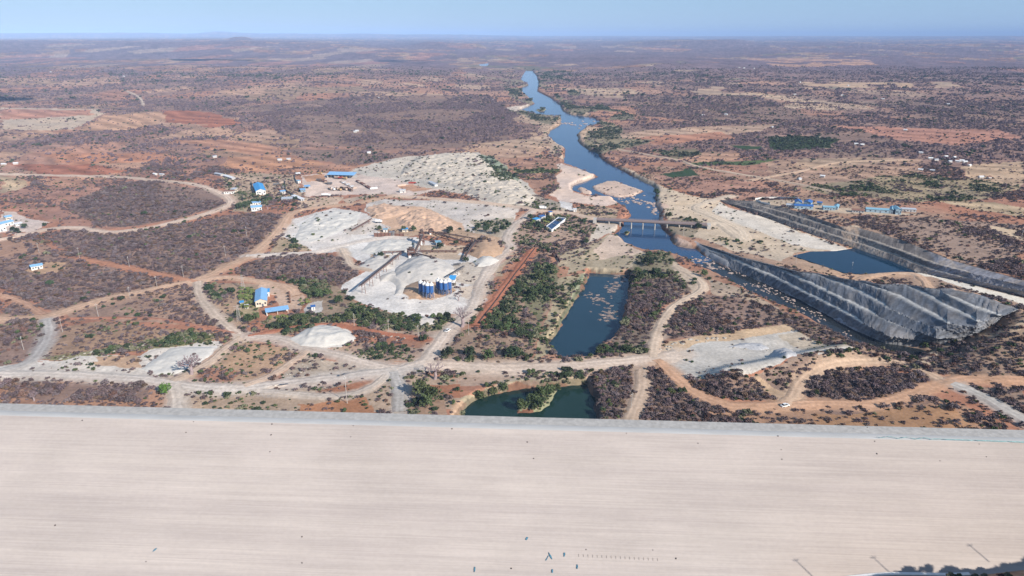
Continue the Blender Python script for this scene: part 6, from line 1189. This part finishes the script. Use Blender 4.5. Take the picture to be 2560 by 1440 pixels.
# fenced machine row in the compound
mk = None
for i in range(4):
    p = at(721 + i * .9, 735 + i * 7.5)
    if mk is None:
        mk = empty('bench_press', p); MB().box((0, 0, .5), (2.2, .8, .5)).box((0, 0, 0), (.3, .6, .499)).build('bed', RUST, mk); MB().box((.8, 0, 1.003), (.5, .7, .9), 0, .8).build('head', BRN, mk); o = mk; chm = kids(mk)
    else: o = copy_tree(mk, chm); o.location = p
    o.rotation_euler = (0, 0, -.6); o.scale = (1.3,) * 3; tag(o, 'dark machine in the short column on the compound yard', 'machine', 'machines on the compound yard')

# ------------------------------------------------------------------ rocks in the stream, drifting weed
M_RK = mat('river_rock', (.37, .285, .245), .9, .2, 1.2)
rk = []
for j in range(4):
    bm = bmesh.new(); bmesh.ops.create_icosphere(bm, subdivisions=2, radius=1.0); g = random.Random(j)
    for v in bm.verts: v.co *= g.uniform(.72, 1.2); v.co.z *= .55
    me = bpy.data.meshes.new('boulder'); bm.to_mesh(me); bm.free(); me.materials.append(M_RK); rk.append(me)
def strew(L, wd, num, s0, s1, z, ar, seed):
    P = Z(L, z); S = smooth(P, 3); g = np.random.default_rng(seed); n = 0; t0 = 0
    while n < num and t0 < num * 8:
        t0 += 1; q = S[g.integers(len(S))]; x, y = q[0] + g.normal() * wd, q[1] + g.normal() * wd
        if fbm(np.array([x]), np.array([y]), 14, 401, 2)[0] < .5: continue
        if H(np.array([x]), np.array([y]))[0] > z + .4: continue
        o = link('boulder', rk[n % 4]); s = g.uniform(s0, s1); o.location = (x, y, z - .05 * s); o.scale = (s * g.uniform(.8, 1.5), s, s * .8); o.rotation_euler = (0, 0, g.uniform(0, 6)); n += 1
        tag(o, 'pinkish boulder ' + ar, 'boulder', 'boulders ' + ar)
strew([(1760,640),(1800,665),(1850,690),(1910,722),(1980,755),(2050,795),(2110,825)], 5.5, 165, .35, 1.0, ZR, 'strewn in the narrow stream below the rock slope', 1)
strew([(1740,650),(1790,672),(1830,695)], 4, 30, .6, 1.8, ZR, 'at the head of the rocky stream', 2)
strew([(1590,490),(1600,500),(1585,508),(1560,500)], 6, 50, .7, 2.2, ZR, 'in the rapids below the big island', 3)
strew([(1632,500),(1640,515),(1640,530)], 5, 25, .8, 2.4, ZR, 'along the right bank above the bridge', 4)
strew([(1420,312),(1440,305),(1455,318)], 22, 25, 1.5, 3.5, ZR, 'in the wide far bend of the river', 5)
M_PB = mat('pale_rock', (.40, .355, .30), .9, .18, 1.0); rp = [m.copy() for m in rk]
for m in rp: m.materials.clear(); m.materials.append(M_PB)
def rubble(L, sp, num, s0, s1, ar, seed):
    S = smooth([np.array([*p, 0.]) for p in L], 4); g = np.random.default_rng(seed)
    for n in range(num):
        q = S[g.integers(len(S))]; p = at(q[0] + g.normal() * sp, q[1] + g.normal() * sp * .45); o = link('rubble_stone', rp[n % 4]); s = g.uniform(s0, s1); o.location = p; o.scale = (s * g.uniform(.8, 1.5), s, s * .9); o.rotation_euler = (0, 0, g.uniform(0, 6)); tag(o, 'pale stone ' + ar, 'stone', 'pale stones ' + ar)
rubble([(140,905),(200,886),(300,872),(400,852),(470,842),(540,836)], 6, 60, .3, 1.1, 'along the upper edge of the white ground at lower left', 21)
rubble([(915,835),(945,842),(990,838),(1020,846)], 9, 60, .3, .9, 'in the rubble patch right of the white gravel heap', 22)
rubble([(700,960),(740,940),(790,905)], 14, 30, .3, .9, 'on the stony ground between two haul roads', 23)
rubble([(1640,885),(1660,870),(1720,855),(1800,848)], 8, 30, .4, 1.3, 'at the foot of the tan quarry bank', 24)
rubble([(1850,868),(1900,866),(1960,880)], 10, 30, .3, 1.0, 'scattered on the quarry floor', 25)
M_WEED = mat('dry_weed', (.36, .28, .245), .9, .25, 1.5); wm = []
for j in range(3):
    q = MB(); g = random.Random(40 + j)
    for k in range(16):
        a = g.uniform(0, 3.1); x, y = g.gauss(0, .7), g.gauss(0, .7); l = g.uniform(.4, 1.1); q.tube([(x - math.cos(a) * l, y - math.sin(a) * l, .02), (x, y, g.uniform(.1, .4)), (x + math.cos(a) * l, y + math.sin(a) * l, .02)], .07, 4)
    wm.append(q.mesh('weed_clump')); wm[-1].materials.append(M_WEED)
g = np.random.default_rng(77); n = 0
while n < 95:
    c = [(1540, 705), (1530, 725), (1500, 750), (1510, 770), (1525, 785), (1485, 745), (1550, 695), (1505, 790)][g.integers(8)]; q = atz(c[0] + g.normal() * 14, c[1] + g.normal() * 9, -4)
    if not pip(q[:1], q[1:2], POND1)[0]: continue
    o = link('weed_clump', wm[n % 3]); o.location = q; s = g.uniform(.5, 1.3); o.scale = (s, s, s); o.rotation_euler = (0, 0, g.uniform(0, 6)); n += 1; tag(o, 'pale dead twig clump standing in the long pond', 'weed', 'dead twigs in the long pond')

# ------------------------------------------------------------------ far homesteads
HW = MB().box((0, 0, 0), (8, 5, 3)).mesh('far_house'); HW.materials.append(mat('far_wall', (.50, .47, .43), .9, .1, .5))
qr = MB(); qr.add([(-4.5, -3, 3.02), (4.5, -3, 3.02), (4.5, 3, 3.02), (-4.5, 3, 3.02), (-4.5, 0, 4.4), (4.5, 0, 4.4)], [(0, 1, 5, 4), (2, 3, 4, 5), (0, 4, 3), (1, 2, 5), (0, 3, 2, 1)])
FAR = [(2302,384,RW_,'right above the far right village'),(2326,398,RW_,'left in the far right village'),(2340,402,RG,'beside the dark tree in the far right village'),(2364,394,RW_,'behind trees in the far right village'),(2385,396,RW_,'at the centre of the far right village'),(2394,406,RW_,'largest pale one in the far right village'),(2404,404,RW_,'pale one right of the largest in the far right village'),(2412,407,RW_,'at the right end of the far right village'),(2374,406,RG,'lower left of the far right village centre'),(2423,416,RW_,'apart below the far right village'),(2301,427,RW_,'white, by itself below the village at right'),(2330,429,RG,'grey, below the far right village'),(2452,445,RW_,'white, lone below the dry field at right'),(2472,446,RR,'rust coloured, beside the lone white one at right'),
 (1998,450,RG,'by the straight tan track on the right bank'),(2056,443,RW_,'above the dark shrubs on the right bank'),(2140,362,RW_,'right of the dark orchard'),(2155,364,RW_,'second one right of the dark orchard'),(2045,343,RG,'just above the dark orchard'),(1930,320,RG,'small, above the fields left of the orchard'),(2263,327,RW_,'on the far right red fields'),(1987,238,RW_,'far off in the right woods, white'),(2105,240,RW_,'far off in the right woods, next to a field'),(2120,215,RG,'at the edge of the far tan field'),(2000,207,RW_,'left of the far tan field'),(2207,249,RW_,'far at right between woods'),(2370,262,RW_,'far right near a pale field'),(1848,170,RW_,'left of the distant hamlet'),(1860,171,RW_,'in the distant hamlet'),(1885,172,RW_,'right in the distant hamlet'),(1815,288,RW_,'in the woods right of the river bend'),(1758,290,RW_,'at the wood edge right of the river bend'),
 (893,329,RW_,'white on the red slope left of the woods'),(888,331,RG,'beside the white one on the red slope'),(922,384,RW_,'at the lower edge of the middle woods'),(947,246,RW_,'alone in the woods left of the river'),(1235,251,RW_,'white dot in woods near the river'),(700,402,RW_,'among trees above the left compound'),(722,400,RG,'right of the white one above the left compound'),(745,437,RW_,'at the top corner of the dirt yard'),(388,438,RW_,'on the far side of the left road'),(405,439,RG,'next to the white one across the left road'),(10,413,RW_,'at the far left edge above the road'),(40,411,RW_,'second at the far left above the road'),(537,394,RG,'in trees above the red field at left centre'),(127,181,RW_,'small, far away at left near pale earth'),(310,192,RW_,'small, left of the pale far hollow'),(2555,225,RW_,'at the far right edge of the picture')]
for i, (px, py, m_, lab) in enumerate(FAR):
    p = at(px, py); o = link('far_house', HW); o.location = p; s_ = .72 + .00012 * max(0, p[1] - 900); o.scale = (s_,) * 3; o.rotation_euler = (0, 0, .3 * (i % 5) - .6)
    me = qr.mesh('roof'); me.materials.append(m_); r_ = link('roof', me, None, o); tag(o, 'small far homestead house ' + lab, 'house', 'far homestead houses')

# ------------------------------------------------------------------ abutment hillside at the right end of the dam
def hill_mesh():
    U = np.linspace(0, 1, 150); Vv = np.linspace(0, 1, 60); foot, rim = [], []
    for f in U:
        px = 1900 + f * 1300; py = 1462 - 66 * f + 5 * math.sin(f * 20)
        p, _ = facept(px, py, .3); foot.append(p)
        cp, _ = facept(px + 40, py - 22 * min(1, f * 2.2) + 14 * (1 - min(1, f * 2.2)), 0); hgt = 24 + 10 * f; rim.append(cp + np.array([SUN.x, SUN.y, SUN.z]) / SUN.z * hgt)
    foot, rim = np.array(foot), np.array(rim); X = foot[None] + (rim - foot)[None] * Vv[:, None, None]
    X[:, :, 2] += ((fbm(X[:, :, 0].ravel(), X[:, :, 1].ravel(), 9, 501, 4) - .5) * 3).reshape(X.shape[:2]) * np.minimum(1, Vv * 4)[:, None]
    back = rim + np.array([SUN.x, SUN.y, 0]) * 60 - [0, 0, 30]; X = np.concatenate([X, back[None]]); nv, nu = X.shape[:2]; ix = np.arange(nv * nu).reshape(nv, nu)
    Fq = np.stack([ix[:-1, :-1].ravel(), ix[:-1, 1:].ravel(), ix[1:, 1:].ravel(), ix[1:, :-1].ravel()], 1); P = X.reshape(-1, 3); n = fbm(P[:, 0], P[:, 1], 12, 511, 4)[:, None]
    col = np.array(TAN) * n * 1.2 + np.array((.3, .17, .1)) * (1 - n)
    o = link('hillside', npmesh('hillside', P, Fq, np.clip(col, 0, 1), True), EARTH); tag(o, 'shaded brushy hillside at the right end of the dam', 'hillside', None, 'structure'); return foot, rim
foot, rim = hill_mesh()
pl = MB()
for a, b in zip(foot[:60:3], foot[3:63:3]): pl.beam(a + [0, .3, .25], b + [0, .3, .25], .9, .5)
tag(pl.build('plinth', S_WHITE), 'narrow white concrete plinth at the lower right foot of the dam face', 'plinth')
for i in range(34):
    f = .22 + .78 * i / 33; k = int(f * 149); p = rim[k] + np.array([random.uniform(-1.5, 1.5), random.uniform(-1.5, 1.5), -1.2]); j = random.choice((0, 1, 4, 5)); o = link('hill_bush', HI[j]); o.location = p; s_ = random.uniform(1.0, 2.6); o.scale = (s_, s_, s_); tag(o, 'bush along the top of the shaded hillside', 'bush', 'bushes on the right hillside')
for i in range(22):
    k = random.randrange(40, 110); v_ = random.uniform(.05, .4); p = foot[k] + (rim[k] - foot[k]) * v_; j = random.choice((0, 3, 4, 6)); o = link('hill_bush', HI[j]); o.location = p; s_ = random.uniform(.6, 1.4); o.scale = (s_, s_, s_); tag(o, 'bush low on the shaded hillside by the dam face', 'bush', 'bushes low on the right hillside')
for i, (bx, by, hh) in enumerate(((2030, 1440, 5), (2226, 1433, 6), (2470, 1402, 6))):
    cp, _ = facept(bx, by, 0); c = cp + np.array([SUN.x, SUN.y, SUN.z]) / SUN.z * 25; o = copy_tree(pole, chp); o.location = c; o.scale = (.8, .8, .55); tag(o, 'utility pole on the hillside beyond the right end of the dam', 'utility pole', 'utility poles on the hillside')

# ------------------------------------------------------------------ clouds that cast the far shadows
MC = mat('cloud_white', (.8, .8, .8), 1, .03, .01)
for i, (px, py, a, b) in enumerate(((537, 150, 260, 170), (1010, 153, 170, 130), (-20, 250, 90, 60), (1275, 105, 240, 300))):
    p = at(px, py); c = p + np.array([SUN.x, SUN.y, SUN.z]) / SUN.z * 1300; bm = bmesh.new(); g = random.Random(i)
    for k in range(9):
        bmesh.ops.create_icosphere(bm, subdivisions=3, radius=1, matrix=Matrix.Translation((g.uniform(-.7, .7) * a, g.uniform(-.6, .6) * b, g.uniform(0, 20))) @ Matrix.Diagonal((a * g.uniform(.3, .6), b * g.uniform(.3, .6), 30, 1)))
    me = bpy.data.meshes.new('cloud'); bm.to_mesh(me); bm.free(); o = link('cloud', me, MC); o.location = c; tag(o, 'small white cloud high above the plain', 'cloud', 'small clouds', None)

# ------------------------------------------------------------------ air
HZ = bpy.data.materials.new('haze_air'); HZ.use_nodes = True; t = HZ.node_tree; t.nodes.clear(); ou = t.nodes.new('ShaderNodeOutputMaterial'); pv = t.nodes.new('ShaderNodeVolumePrincipled')
pv.inputs['Color'].default_value = (.46, .65, 1.0, 1); pv.inputs['Density'].default_value = 5.4e-5; pv.inputs['Anisotropy'].default_value = -0.3
t.links.new(pv.outputs[0], ou.inputs['Volume'])
zt = max(GV[:, 2].max(), 200) + 30
tag(MB().box((0, 31000, -30), (160000, 64000, zt + 30)).build('haze', HZ), 'pale blue haze over the plain', 'haze', None, 'stuff')
